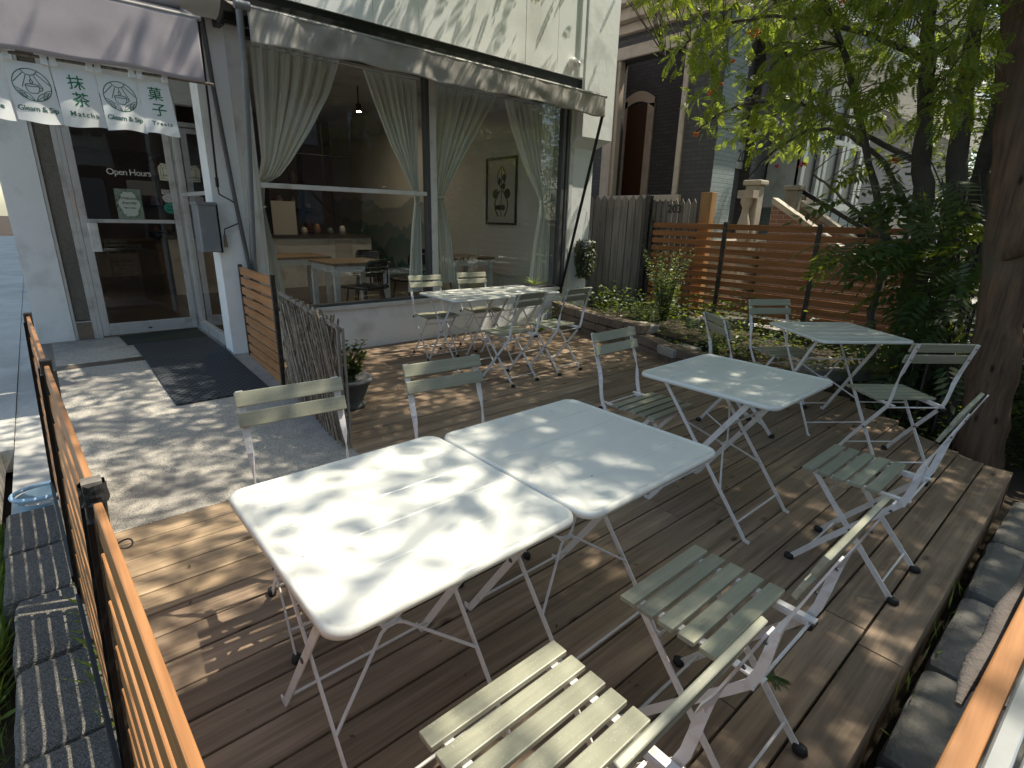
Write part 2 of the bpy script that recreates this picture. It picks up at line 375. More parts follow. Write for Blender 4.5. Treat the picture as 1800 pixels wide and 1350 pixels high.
# concrete forecourt sloping up to the door
def cz(y): return 0.002+ (0 if y < 3.2 else .12*min(1, (y-3.2)/2.4)+(.01 if y > 5.6 else 0))
b = MB(); ys = [2.835, 3.2, 3.8, 4.4, 5.0, 5.6, 6.2, 7.12]
for a, c in zip(ys, ys[1:]):
    b.hexa([(-.06,a,-.25),(1.40 if a > 4.3 else 1.30+.07*(a-2.8),a,-.25),(1.40 if c > 4.3 else 1.30+.07*(c-2.8),c,-.25),(-.06,c,-.25),
            (-.06,a,cz(a)),(1.40 if a > 4.3 else 1.30+.07*(a-2.8),a,cz(a)),(1.40 if c > 4.3 else 1.30+.07*(c-2.8),c,cz(c)),(-.06,c,cz(c))])
structure('forecourt', b, M['concrete'])
# garden bed soil behind the block wall, and soil under right side
b = MB()
def bedx(y): return x_end(min(5.6, y))+.12
ys = [1.3, 2.2, 3.0, 3.6, 4.4, 5.6]
for a, c in zip(ys, ys[1:]):
    z = .04 if a < 3 else .20
    b.hexa([(bedx(a),a,-.25),(7.6,a,-.25),(7.6,c,-.25),(bedx(c),c,-.25),(bedx(a),a,z),(7.6,a,.05),(7.6,c,.05),(bedx(c),c,z)])
b.box(6.45, 7.6, 5.602, 9, -.25, .1)
structure('garden_soil', b, M['soil'])
b = MB(); b.box(7.72, 40, -6, 4.88, -.25, .02); structure('neighbour_path', b, concrete('pale_paving', (.58,.56,.52), (.70,.68,.63), None))
# ================================================================ CAFE BUILDING
F = 5.58
cafe = thing('cafe_building', 'white rendered corner cafe with big curtained shop window and set back glass door', 'building', (1.4, F, 0))
b = MB()
b.box(1.535, 5.90, F, F+.22, -.24, .455)                    # wall under window
b.box(5.905, 6.38, F+.002, F+8.4, -.24, 2.42)               # right pier + side wall
b.hexa([(5.905,F,2.42),(6.38,F,2.42),(6.38,F+8.4,2.42),(5.905,F+8.4,2.42),(5.97,F-.13,2.56),(6.60,F-.13,2.56),(6.60,F+8.4,2.56),(5.97,F+8.4,2.56)])
b.box(5.97, 6.60, F-.13, F+8.4, 2.56, 6.5)
b.box(1.27, 1.53, F, F+.26, -.2, 3.0)                       # pier between door and window
b.box(-.15, .135, 7.08, 7.5, -.2, 3.0); b.box(-.15, .0, 7.505, 45, -.2, 6)
b.box(-.15, 5.97, 13.8, 14.0, -.2, 6)
b.box(-.149, 5.965, F+.30, 13.79, 3.62, 3.9)                # ceiling
b.box(-.149, 1.52, F+.02, 7.6, 3.05, 3.6)                   # above door recess
b.box(-.10, 1.30, 7.16, 7.3, 2.55, 3.04)
obj('wall', b, M['white_wall'], cafe)
b = MB(); b.box(1.50, 5.93, F-.03, F+.05, .458, .500); b.box(5.89,5.965,F-.004,F+.10,.5,2.9); obj('sill', b, M['white_trim'], cafe, bevel=.004)
b = MB(); x = 1.50                                          # upper siding
for w in (.62,.78,.52,.80,.70,.55,.5):
    b.box(x, min(x+w-.004, 5.965), F-.085-rnd.uniform(0,.004), F, 3.262, 6.4); x += w
b.box(5.86, 5.93, F-.12, F-.088, 3.27, 6.4)
obj('siding', b, M['white_panel'], cafe)
b = MB(); b.box(1.34, 5.99, F-.075, F+.01, 2.99, 3.255); b.box(1.53,5.90,F+.01,F+.1,2.92,2.985); obj('fascia', b, M['black'], cafe)
b = MB(); pr = [(-1.6,F-.40,2.98),(-1.6,F-.34,2.92),(-1.6,F-.02,2.94)]
n = 10; vs = []
for xx in (-.6, 1.44):
    for k in range(n+1):
        a = PI*(.0+k/n*1.0); vs.append((xx, F-.16-.26*math.sin(a), 3.22-.27*math.cos(a)))
b.add(vs, [(k, k+1, n+2+k, n+1+k) for k in range(n)]+[tuple(range(n+1, 2*n+2)), tuple(range(n, -1, -1))], True)
b.box(-.6, 1.44, F-.14, F+.02, 3.5, 6.2)
obj('cornice', b, M['white_panel'], cafe)
b = MB(); b.box(1.445, 1.50, F-.16, F-.02, 2.93, 6.2); obj('joint', b, M['black'], cafe)
# window frame
b = MB(); b.box(1.532, 1.655, F+.0, F+.12, .502, 2.98); b.box(1.657, 1.70, F+.03, F+.1, .502, 2.98)
b.box(3.585, 3.668, F+.005, F+.11, .502, 2.98); b.box(1.702, 3.583, F+.02, F+.075, 1.68, 1.725)
wf = obj('window_frame', b, M['white_trim'], cafe, bevel=.004)
b = MB(); b.box(3.535, 3.583, F+.012, F+.10, .502, 2.98); b.box(5.745, 5.80, F+.01, F+.1, .502, 2.98); b.box(5.835, 5.885, F+.01, F+.1, .502, 2.98); b.box(1.702,3.53,F+.012,F+.09,.502,.53); b.box(3.67,5.74,F+.012,F+.09,.502,.53)
obj('window_frame', b, M['frame_grey'], cafe, bevel=.003)
for x0, x1, z0, z1 in ((1.70,3.535,.53,1.68),(1.70,3.535,1.725,2.98),(3.668,5.745,.53,2.98)):
    b = MB(); yy = F+.05; b.add([(x0,yy,z0),(x1,yy,z0),(x1,yy,z1),(x0,yy,z1)], [(0,1,2,3)]); obj('window_pane', b, M['glass'], cafe)
# door recess
b = MB(); b.box(.138, .165, 7.085, 7.2, .13, 3.0); b.box(.295,.335,7.085,7.2,.13,3.0); b.box(.137,.335,7.09,7.2,.135,.32); b.box(.337,.372,7.07,7.2,.13,2.6); b.box(1.268,1.335,7.07,7.2,.13,2.6); b.box(.338,1.33,7.075,7.2,2.31,2.36)
obj('door_frame', b, M['alu'], cafe, bevel=.003)
b = MB(); b.box(.166, .294, 7.10, 7.2, .33, 3.0); obj('stone_panel', b, M['stone'], cafe)
b = MB(); b.box(.167,.293,7.082,7.09,.14,.31); obj('brick_patch', b, M['block'], cafe)
door = thing_door = None
b = MB(); b.box(.376,.438,7.055,7.095,.15,2.30); b.box(1.205,1.264,7.055,7.095,.15,2.30); b.box(.44,1.203,7.055,7.095,.15,.275); b.box(.44,1.203,7.055,7.095,1.315,1.352); b.box(.44,1.203,7.055,7.095,2.25,2.30)
door = obj('door', b, M['alu'], cafe, bevel=.003)
for z0, z1 in ((.276,1.314),(1.353,2.249)):
    b = MB(); b.add([(.44,7.075,z0),(1.204,7.075,z0),(1.204,7.075,z1),(.44,7.075,z1)], [(0,1,2,3)]); obj('door_pane', b, M['glass_dark'], door)
b = MB(); b.box(.425,.505,6.99,7.052,1.03,1.315); obj('handle', b, M['white_trim'], door, bevel=.006)
b = MB(); b.box(.343,.37,7.062,7.069,1.36,1.62); b.tube([(.40,7.05,1.46),(.40,7.035,1.46)],.013); obj('lock', b, M['beige'], door)
b = MB(); b.lathe([(0,.01),(.02,.01),(.022,0)], (.80,7.05,.20), 12); b.v = [(x,7.053-(z-.2)*.4,.20+(yy-7.05)*.45) for x,yy,z in b.v]; obj('kick_bolt', b, M['frame_grey'], door)
# writing and stickers on the door glass
def dxf(cx, cz_, dy=7.068): return lambda u, v: (cx+u, dy, cz_+v)
inkw = plain('white_vinyl', (.72,.70,.66), .6)
obj('lettering', text_mb('Open Hours', .085, dxf(.86,1.79), .88), inkw, door)
b = MB(); b.box(.82,1.06,7.069,7.071,1.60,1.745); obj('notice', b, plain('brown_paper', (.10,.085,.07), .7), door)
b = MB(); b.box(.70,.925,7.062,7.066,1.355,1.655); sg = obj('poster', b, plain('poster_edge', (.22,.27,.22), .7, 0, .6, 60), door)
b = MB(); P = [(.8125+.088*math.cos(t)*(1+.10*math.cos(6*t)), 7.0605, 1.505+.125*math.sin(t)*(1+.07*math.cos(6*t))) for t in [2*PI*k/60 for k in range(60)]]
b.add(P, [tuple(range(60))]); obj('poster_panel', b, plain('poster_paper', (.50,.55,.49), .7), sg)
ink = plain('poster_ink', (.04,.07,.05), .7)
b = text_mb('Welcome', .042, dxf(.8125,1.55,7.059), .85, .3); t2 = text_mb('Everyday', .042, dxf(.8125,1.505,7.059), .85, .3); t3 = text_mb('10am to 5pm', .021, dxf(.8125,1.462,7.059), .95, 0, .0006)
for t in (t2, t3): b.add(t.v, t.f)
obj('lettering', b, ink, sg)
b = MB()
for k in range(70):
    t = rnd.uniform(0, 2*PI); ex = .8125+.10*math.cos(t); ez = 1.505+.138*math.sin(t); a = rnd.uniform(0, 6.28); q = rnd.uniform(.008,.016)
    if abs(ex-.8125) < .108 and abs(ez-1.505) < .145:
        b.add([(ex,7.0598,ez),(ex+q*math.cos(a+.35),7.0598,ez+q*math.sin(a+.35)),(ex+1.7*q*math.cos(a),7.0598,ez+1.7*q*math.sin(a)),(ex+q*math.cos(a-.35),7.0598,ez+q*math.sin(a-.35))], [(0,1,2,3)])
obj('leaf_border', b, plain('poster_leaf', (.10,.15,.10), .7), sg)
b = MB(); b.add([(x,7.066,z) for x, z in ((1.125,1.76),(1.215,1.755),(1.218,1.87),(1.20,1.925),(1.155,1.93),(1.12,1.89))], [(0,1,2,3,4,5)]); s1 = obj('carton_sticker', b, plain('cream_sticker', (.62,.60,.45), .5), door)
b = MB(); X = dxf(1.17,1.84,7.0645)
for pts in (((-.03,-.065),(.036,-.067),(.036,.04),(-.0,.045),(-.03,.04),(-.03,-.065)),((-.03,.04),(-.018,.07),(.02,.07),(.036,.04)),((-.008,-.066),(-.006,.043))): stroke(b, pts, .004, X)
t = text_mb('OAT', .03, dxf(1.183,1.80,7.0645)); b.add(t.v, t.f); obj('drawing', b, ink, s1)
b = MB(); b.add([(x,7.066,z) for x, z in ((1.12,1.62),(1.225,1.615),(1.225,1.66),(1.12,1.665))], [(0,1,2,3)])
b.add([(1.172+.052*math.cos(t)*(1+.08*math.sin(5*t)),7.0658,1.575+.04*math.sin(t)) for t in [2*PI*k/24 for k in range(24)]], [tuple(range(24))]); s2 = obj('round_sticker', b, plain('pink_sticker', (.62,.56,.57), .5), door)
b = MB(); t = text_mb('LITTLE KING', .016, dxf(1.172,1.645,7.0645), 1, 0, .0008); b.add(t.v, t.f); t = text_mb('ROASTERS', .016, dxf(1.172,1.628,7.0645), 1, 0, .0008); b.add(t.v, t.f)
for r in (.032, .02): stroke(b, [(r*math.cos(q), r*.72*math.sin(q)) for q in [2*PI*k/18 for k in range(19)]], .003, dxf(1.172,1.575,7.0645))
obj('drawing', b, ink, s2)
b = MB(); b.add([(1.178+.057*math.cos(t),7.066,1.475+.055*math.sin(t)) for t in [2*PI*k/36 for k in range(36)]], [tuple(range(36))]); s3 = obj('green_sticker', b, plain('teal_sticker', (.02,.26,.19), .5), door)
b = text_mb('I love', .036, dxf(1.178,1.482,7.0645), .95, 0, .001); t = text_mb('Boba', .036, dxf(1.178,1.447,7.0645), .95, 0, .001); b.add(t.v, t.f); obj('drawing', b, ink, s3)
# side glazing of the recess (plane x = 1.31)
b = MB(); b.box(1.29,1.345,7.0,7.068,.13,3.0); b.box(1.29,1.345,5.845,5.93,.13,3.0); b.box(1.292,1.343,5.932,6.998,.13,.24); b.box(1.292,1.343,5.932,6.998,1.60,1.635)
obj('side_window_frame', b, M['alu'], cafe, bevel=.003)
b = MB(); b.add([(1.318,5.93,.24),(1.318,7.0,.24),(1.318,7.0,3.0),(1.318,5.93,3.0)], [(0,1,2,3)]); obj('side_window_pane', b, M['glass_dark'], cafe)
# interior shell
b = MB(); b.box(-.145, 6.0, F+.225, 13.8, -.1, .128); obj('interior_floor', b, plain('brown_floor', (.10,.075,.055), .35, 0, .3, 3), cafe)
b = MB(); b.box(0.002, 5.9, 13.70, 13.79, .13, 3.6); b.box(0.002, .06, 7.6, 13.69, .13, 3.6); b.box(.06,2.2,12.9,13.69,2.5,3.6)
obj('interior_back_wall', b, plain('grey_brown_paint', (.16,.135,.115), .8, 0, .1, 2), cafe)
# mural wall: mountains in mist (painted, flat)
def mural():
    m, nt, n, l, p = mat_base('mural_paint'); p.inputs['Roughness'].default_value = .8
    tc = n.new('ShaderNodeTexCoord'); sp = n.new('ShaderNodeSeparateXYZ'); l.new(tc.outputs['Object'], sp.inputs[0])
    Y = sp.outputs[1]; Z = sp.outputs[2]; col = (.36,.355,.335)
    base = (.50,.49,.455)
    cur = None
    for (h0, amp, sc, cc, fuzz, seed, tree) in ((1.75,.55,.8,(.27,.30,.29),.45,3,0),(1.30,.7,.9,(.17,.23,.235),.35,9,0),(.85,1.0,.75,(.11,.20,.20),.30,5,.08),(.35,1.0,1.0,(.045,.12,.14),.25,14,.12)):
        cb = n.new('ShaderNodeCombineXYZ'); l.new(Y, cb.inputs[0]); cb.inputs[1].default_value = seed
        f = noise(n, l, sc, 3, cb.outputs[0]); a = n.new('ShaderNodeMath'); a.operation = 'MULTIPLY_ADD'; l.new(f, a.inputs[0]); a.inputs[1].default_value = amp*2; a.inputs[2].default_value = h0-amp
        if tree:
            f2 = noise(n, l, 14, 2, cb.outputs[0]); a2 = n.new('ShaderNodeMath'); a2.operation = 'MULTIPLY_ADD'; l.new(f2, a2.inputs[0]); a2.inputs[1].default_value = tree*3; l.new(a.outputs[0], a2.inputs[2]); a = a2
        d = n.new('ShaderNodeMath'); d.operation = 'SUBTRACT'; l.new(a.outputs[0], d.inputs[0]); l.new(Z, d.inputs[1])
        top = n.new('ShaderNodeMapRange'); l.new(d.outputs[0], top.inputs[0]); top.inputs[1].default_value = 0; top.inputs[2].default_value = .02
        fade = n.new('ShaderNodeMapRange'); l.new(d.outputs[0], fade.inputs[0]); fade.inputs[1].default_value = 0; fade.inputs[2].default_value = fuzz*2.4; fade.inputs[3].default_value = 1; fade.inputs[4].default_value = .25
        k = n.new('ShaderNodeMath'); k.operation = 'MULTIPLY'; l.new(top.outputs[0], k.inputs[0]); l.new(fade.outputs[0], k.inputs[1])
        cur = mixc(n, l, k.outputs[0], cur if cur is not None else base, cc)
    # the mural stops before the window end of the wall
    e = n.new('ShaderNodeMapRange'); l.new(Y, e.inputs[0]); e.inputs[1].default_value = 2.9; e.inputs[2].default_value = 3.6
    l.new(mixc(n, l, e.outputs[0], base, cur), p.inputs['Base Color']); return m
b = MB(); b.box(5.80, 5.90, F+.26, 13.5, .13, 3.05); obj('mural_wall', b, mural(), cafe)
# ---- things inside
def light(x, y, z, i):
    t = thing('ceiling_light', i, 'light', (x, y, z), 0, 'small ceiling lamps inside the cafe')
    b = MB(); b.tube([(x,y,z+.4),(x,y,z+.02)], .012); b.tube([(x,y,z+.12),(x,y,z)], .045, 12); obj('lamp_body', b, M['black'], t)
    b = MB(); b.lathe([(0,-.004),(.036,-.004)], (x,y,z), 14); obj('bulb', b, emitmat('lamp_glow', (1,.80,.56), 520), t)
light(4.6, 9.4, 3.15, 'small lit ceiling lamp seen between the two left curtains')
light(2.35, 7.4, 2.60, 'small lit spot lamp at the far left of the big window')
def wood_table(x, y, w, d, label):
    t = thing('cafe_table', label, 'table', (x, y, .13), 0, 'wood topped white tables inside the cafe')
    b = MB(); b.box(x-w/2, x+w/2, y-d/2, y+d/2, .855, .885); obj('tabletop', b, wood('table_oak', (.24,.15,.075), (.38,.26,.15), 0, .4, False, .1), t, bevel=.004)
    b = MB(); b.box(x-w/2+.03, x+w/2-.03, y-d/2+.03, y+d/2-.03, .77, .853); obj('apron', b, M['white_trim'], t)
    for sx in (-1, 1):
        for sy in (-1, 1):
            cx = x+sx*(w/2-.05); cy = y+sy*(d/2-.05); b = MB(); b.box(cx-.03, cx+.03, cy-.03, cy+.03, .13, .768); obj('leg', b, M['white_trim'], t)
wood_table(3.05, 6.75, .78, .80, 'wood topped white table nearest the window left of the mullion')
wood_table(2.75, 7.95, .80, .80, 'wood topped white table behind another one on the left side')
wood_table(4.90, 6.85, .75, .75, 'wood topped white table behind the right hand window pane')
def cafe_chair(x, y, rz, label):
    t = thing('cafe_chair', label, 'chair', (x, y, .13), rz, 'black chairs inside the cafe'); 
    def nb(name, b, m, **k): return obj(name, b, m, t, world=False, **k)
    b = MB(); b.grid(lambda u, v: ((u-.5)*.42, (v-.5)*.40, .455+.02*abs(2*u-1)**2), 8, 6); nb('seat', b, M['black'], solid=.03)
    b = MB(); b.grid(lambda u, v: ((u-.5)*.38*(1-.15*(2*v-1)**2), -.20-.05*v+.04*(2*u-1)**2, .64+v*.17), 10, 6); nb('backrest', b, M['black'], solid=.025)
    b = MB()
    for s in (-1, 1): b.tube([(s*.16,-.15,.45),(s*.16,-.22,.52),(s*.15,-.23,.72)], .011)
    nb('back_frame', b, M['black'])
    for sx in (-1, 1):
        for sy in (-1, 1):
            b = MB(); b.tube([(sx*.15,sy*.14,.45),(sx*.20,sy*.20,.0)], .011); nb('leg', b, M['black'])
cafe_chair(3.95, 6.75, 1.9, 'black chair right of the wooden table behind the left pane')
cafe_chair(3.75, 7.65, 2.6, 'black chair tucked behind the farther wooden table')
cafe_chair(4.9, 7.55, 3.3, 'black chair behind the right hand pane table')
cafe_chair(3.0, 6.22, .4, 'black chair in front of the wooden table by the glass')
t = thing('service_counter', 'white service counter with dark top at the back of the cafe', 'counter', (3.6, 10.6, .13))
b = MB(); b.box(1.6,5.1,10.2,10.9,.13,1.03); obj('body', b, M['white_trim'], t)
b = MB(); b.box(1.56,5.14,10.15,10.95,1.032,1.075); obj('worktop', b, plain('dark_worktop', (.07,.06,.055), .3), t)
t2 = thing('back_shelf', 'dark wall shelf crowded with bottles and boxes behind the counter', 'shelf', (3.5, 13.3, .13))
b = MB()
for z in (1.0, 1.55, 2.1): b.box(1.8,5.3,13.35,13.68,z,z+.03)
for x in (2.4,3.3,4.2,5.0): b.box(x,x+.03,13.36,13.66,.13,2.9)
obj('frame', b, M['black'], t2)
cols = [plain('jar_%d' % i, c, .4) for i, c in enumerate(((.45,.40,.33),(.25,.14,.08),(.10,.16,.12),(.5,.48,.45),(.3,.08,.06)))]
for i in range(5):
    b = MB()
    for k in range(14):
        x = rnd.uniform(1.9,5.2); z = rnd.choice((1.032,1.582,2.132)); h = rnd.uniform(.08,.3); r = rnd.uniform(.03,.08)
        b.lathe([(0,0),(r,0),(r,h*.7),(r*.5,h*.85),(r*.5,h),(0,h)], (x,13.5,z), 8)
    obj('jars', b, cols[i], t2)
def menu(x, y, z, w, h, lab, nm='menu_sheet'):
    b = MB(); b.box(x, x+w, y, y+.01, z, z+h); o = obj(nm, b, plain('menu_paper', (.48,.46,.42), .7), None); tag(o, lab, 'menu'); return o
menu(2.35, 10.25, 1.08, .55, .55, 'printed menu board standing on the counter left end')
menu(3.25, 10.25, 1.08, .42, .58, 'tall pale menu sheet standing mid counter')
menu(4.35, 10.19, .62, .34, .36, 'small notices taped to the white counter front')
for i, (x, h, lab) in enumerate(((3.85,.14,'small cup stack on the counter'),(4.1,.20,'tall whisk holder on the counter'),(4.35,.13,'round tin on the right part of the counter'),(4.6,.17,'dark bottle near the right end of the counter'),(3.05,.22,'black coffee grinder between the two menus'))):
    b = MB(); b.lathe([(0,0),(.05,0),(.06,h*.5),(.045,h*.9),(.02,h),(0,h)], (x,10.4,1.076), 12); tag(obj('counter_item', b, (cols[i] if i < 4 else M['black'])), lab, 'container')
t = thing('hanging_rack', 'thin black metal frame rack hanging above the counter', 'rack', (4.1, 10.5, 1.7))
b = MB()
for x in (3.7, 3.83, 4.35): b.tube([(x,10.5,1.75),(x,10.5,3.6)], .014, 6)
b.tube([(3.7,10.5,2.5),(4.9,10.5,2.5)], .014, 6); obj('frame', b, M['black'], t)
# framed print on the right wall
t = thing('framed_print', 'tall black framed print of dark ink shapes on the cafe wall', 'picture', (5.79, 6.95, 1.37))
X5 = 5.798
b = MB(); b.box(X5-.03,X5,6.58,7.34,1.355,1.385); b.box(X5-.03,X5,6.58,7.34,2.345,2.375); b.box(X5-.03,X5,6.58,6.61,1.386,2.344); b.box(X5-.03,X5,7.31,7.34,1.386,2.344); obj('frame', b, M['black'], t)
b = MB(); b.box(X5-.008,X5-.002,6.61,7.31,1.386,2.344); obj('paper', b, plain('print_paper', (.36,.35,.31), .4), t)
pxf = lambda u, v: (X5-.010, 6.96-u, 1.86+v)
b = MB()
def blob(cx, cy, rx, ry, n=20): b.add([pxf(cx+rx*math.cos(2*PI*k/n), cy+ry*math.sin(2*PI*k/n)) for k in range(n)], [tuple(range(n))])
for s in (-1, 1):
    blob(s*.145,-.03,.075,.075); blob(s*.06,.16 if s < 0 else .21,.045,.055); blob(s*.05,-.24,.05,.045); blob(s*.12,-.24,.0501,.035) if s < 0 else None
    stroke(b, [(s*(.01+.09*math.sin(q*PI)), .38-.32*q) for q in [k/12 for k in range(13)]], .022, pxf)
    stroke(b, [(s*(.03+.13*math.sin(q*PI*.9)), .02-.4*q) for q in [k/12 for k in range(13)]], .026, pxf)
stroke(b, [(0,.36),(0,-.38)], .018, pxf); blob(0.05,.08,.045,.05)
obj('ink_shapes', b, plain('print_ink', (.012,.012,.012), .6), t)
# curtains -------------------------------------------------------
def cmat():
    m, nt, n, l, p = mat_base('curtain_cloth'); p.inputs['Base Color'].default_value = (.80,.81,.76,1); p.inputs['Roughness'].default_value = .9
    tr = n.new('ShaderNodeBsdfTranslucent'); tr.inputs[0].default_value = (.7,.7,.64,1); mx = n.new('ShaderNodeMixShader'); mx.inputs[0].default_value = .15
    l.new(p.outputs[0], mx.inputs[1]); l.new(tr.outputs[0], mx.inputs[2]); l.new(mx.outputs[0], n['Material Output'].inputs[0]); return m
M['curtain'] = cmat()
def curtain(keys, folds, side, label, seed):
    """keys: (z, x_left, x_right) from rod down; tied in at the tieback then falling"""
    t = thing('curtain', label, 'curtain', (keys[0][1], F+.17, 2.92), 0, 'white curtains tied back in the shop window')
    rr = random.Random(seed); ph = rr.uniform(0, 6); zt = min(keys, key=lambda k: k[2]-k[1])[0]
    def at(z):
        for (z0,a0,b0),(z1,a1,b1) in zip(keys, keys[1:]):
            if z1 <= z <= z0:
                q = (z0-z)/(z0-z1); q = q*q*(3-2*q) if False else q
                return a0+(a1-a0)*q, b0+(b1-b0)*q
        return keys[-1][1:]
    def fn(u, v):
        z = keys[0][0]+(keys[-1][0]-keys[0][0])*v; a, c = at(z); w = c-a
        g = min(1, max(.12, w/.8)); 
        amp = .012+.03*g if z > zt else .022
        s = math.sin(2*PI*folds*u+ph)+.45*math.sin(2*PI*folds*2.3*u+ph*2)
        uu = u+.02*math.sin(2*PI*folds*u+1+ph)*(1-abs(2*u-1))
        return (a+w*uu, F+.19+amp*s+.03*(1-g), z)
    b = MB(); b.grid(fn, 110, 60); obj('cloth', b, M['curtain'], t)
    a, c = at(zt); b = MB()
    b.tube([((a+c)/2+(c-a)*.6*math.cos(q), F+.20+.05*math.sin(q), zt+.01*math.cos(q)) for q in [2*PI*k/16 for k in range(17)]], .008, 6); 
    b.tube([(a if side < 0 else c, F+.18, zt), ((a-.07) if side < 0 else (c+.06), F+.14, zt+.02)], .006, 6); obj('tieback', b, M['curtain'], t)
curtain([(2.93,1.80,2.66),(2.6,1.80,2.52),(2.25,1.80,2.30),(1.95,1.80,2.08),(1.80,1.76,1.95),(1.72,1.715,1.80),(1.5,1.71,1.77),(.56,1.72,1.90)], 7, -1, 'white curtain tied to the left edge, first from the door', 1)
curtain([(2.91,2.90,3.52),(2.6,3.02,3.525),(2.2,3.20,3.53),(1.9,3.38,3.535),(1.70,3.485,3.54),(1.60,3.49,3.545),(1.3,3.44,3.55),(.9,3.40,3.55),(.56,3.36,3.55)], 7, 1, 'white curtain tied at the left side of the central mullion', 2)
curtain([(2.91,3.72,4.70),(2.6,3.72,4.50),(2.2,3.72,4.22),(1.9,3.73,4.02),(1.68,3.76,3.88),(1.58,3.75,3.90),(1.2,3.74,3.99),(.64,3.73,4.06)], 8, -1, 'white curtain tied at the right side of the central mullion', 3)
curtain([(2.91,4.86,5.73),(2.6,4.98,5.735),(2.2,5.19,5.74),(1.9,5.40,5.74),(1.69,5.56,5.735),(1.60,5.545,5.74),(1.2,5.47,5.745),(.56,5.38,5.75)], 8, 1, 'white curtain tied at the far right edge of the window', 4)
b = MB(); b.tube([(1.66,F+.16,2.90),(3.53,F+.16,2.90)], .009, 8); b.tube([(3.68,F+.16,2.90),(5.74,F+.16,2.90)], .009, 8); tag(obj('curtain_rod', b, M['alu']), 'thin metal curtain rod across the top of the shop window', 'rod')
# ---- awnings
def awn(name, label, x0, x1, yf, zb, zt, zw, mat, seed, wr=.012):
    t = thing(name, label, 'awning', (x0, yf, zb)); rr = random.Random(seed); ks = [(rr.uniform(3,16), rr.uniform(-9,9), rr.uniform(0,6)) for _ in range(14)]
    def fn(u, v):
        x = x0+(x1-x0)*u; z = zt+(zb-zt)*v
        d = sum(math.sin(kx*x*1.5+kz*(z-zt)*3+p) for kx, kz, p in ks)/6
        return (x, yf+wr*d*min(1, v*1.6+.1), z+(.010*math.sin(x*3.1)+.006*math.sin(x*11))*v)
    b = MB(); b.grid(fn, 220, 14); obj('valance', b, mat, t, solid=.003)
    b = MB(); b.grid(lambda u, v: (x0+(x1-x0)*u, yf+.01+(F-.10-yf)*v, zt+.012+(zw-zt)*v-.03*math.sin(PI*v)), 30, 6); obj('canvas', b, mat, t, solid=.003)
    b = MB(); b.tube([(x0-.015,yf+.012,zt-.008),(x1+.03,yf+.012,zt-.008)], .017, 8); obj('front_bar', b, plain('awning_bar', (.30,.29,.28), .5), t)
    return t
t = awn('awning', 'long taupe canvas awning with wrinkled valance over the curtained shop window', 1.54, 5.80, 4.93, 2.725, 2.965, 3.12, M['awning'], 3, .016)
b = MB(); b.tube([(1.485,4.94,2.955),(1.50,5.02,2.5),(1.545,F-.03,1.0),(1.56,F-.03,.45)], .026, 10); b.tube([(1.45,4.93,2.955),(1.56,4.93,2.955)], .033, 10); obj('left_arm', b, M['grey_paint'], t)
b = MB(); b.tube([(5.80,4.95,2.80),(5.80,F-.03,.45)], .020, 8); b.tube([(5.80,F-.01,.40),(5.80,F-.01,.52)], .035, 8); obj('right_arm', b, M['black'], t)
t = awn('awning', 'short mauve canvas awning above the cafe door', -.55, 1.17, 4.90, 2.375, 2.80, 3.0, M['mauve'], 8, .004)
b = MB(); b.add([(1.172,4.902,2.38),(1.172,4.902,2.80),(1.172,F-.14,3.0),(1.172,F-.14,2.9)], [(0,1,2,3)]); obj('side_flap', b, M['mauve'], t, solid=.003)
# crank pole and thin rod on the pier
t = thing('awning_crank', 'thin dark crank pole with bent handle hanging on the white pier', 'pole', (1.40, F-.05, .9))
b = MB(); b.tube([(1.36,F-.05,3.02),(1.38,F-.05,2.5),(1.44,F-.05,1.6),(1.50,F-.05,.9),(1.52,F-.05,.45)], .019, 8); obj('pole', b, M['frame_grey'], t)
b = MB(); b.tube([(1.335,F-.05,3.02),(1.325,F-.06,2.3),(1.31,F-.06,1.66)], .009, 6); b.tube([(1.31,F-.06,1.74),(1.31,F-.06,1.66)], .014, 6); b.tube([(1.31,F-.06,1.66),(1.315,F-.06,1.60),(1.43,F-.06,1.535)], .006, 6)
b.tube([(1.44,F-.06,1.35),(1.32,F-.06,1.30),(1.315,F-.06,1.24)], .006, 6); obj('crank', b, M['black'], t)
b = MB(); b.tube([(1.315,F-.06,1.25),(1.315,F-.06,1.14)], [.012,.017][:2], 8); obj('grip', b, M['block'], t)
# grey box on the pier
t = thing('mail_box', 'grey metal box fixed at the left edge of the white pier', 'box', (1.21, F-.04, 1.08))
b = MB(); b.box(1.115,1.265,F-.10,F+.12,1.10,1.515); obj('body', b, M['grey_paint'], t, bevel=.008)
b = MB(); b.box(1.105,1.27,F-.115,F+.125,1.505,1.53); obj('lid', b, M['grey_paint'], t, bevel=.004)
b = MB(); b.box(1.27,1.30,F-.005,F+.02,1.09,1.52); obj('backplate', b, M['black'], t)
# round security light
t = thing('wall_lamp', 'round white wall lamp on the siding above the awning right end', 'lamp', (5.72, F-.15, 3.40))
b = MB(); b.lathe([(0,0),(.06,0),(.075,.02),(.075,.06),(.05,.09),(0,.10)], (0,0,0), 20); b.v = [(5.72+x, F-.09-z, 3.40+yy) for x, yy, z in b.v]; obj('housing', b, M['white_trim'], t)
b = MB(); b.lathe([(0,.101),(.03,.115),(.036,.13),(0,.15)], (0,0,0), 16); b.v = [(5.73+x, F-.09-z, 3.39+yy) for x, yy, z in b.v]; obj('lens', b, M['alu'], t)
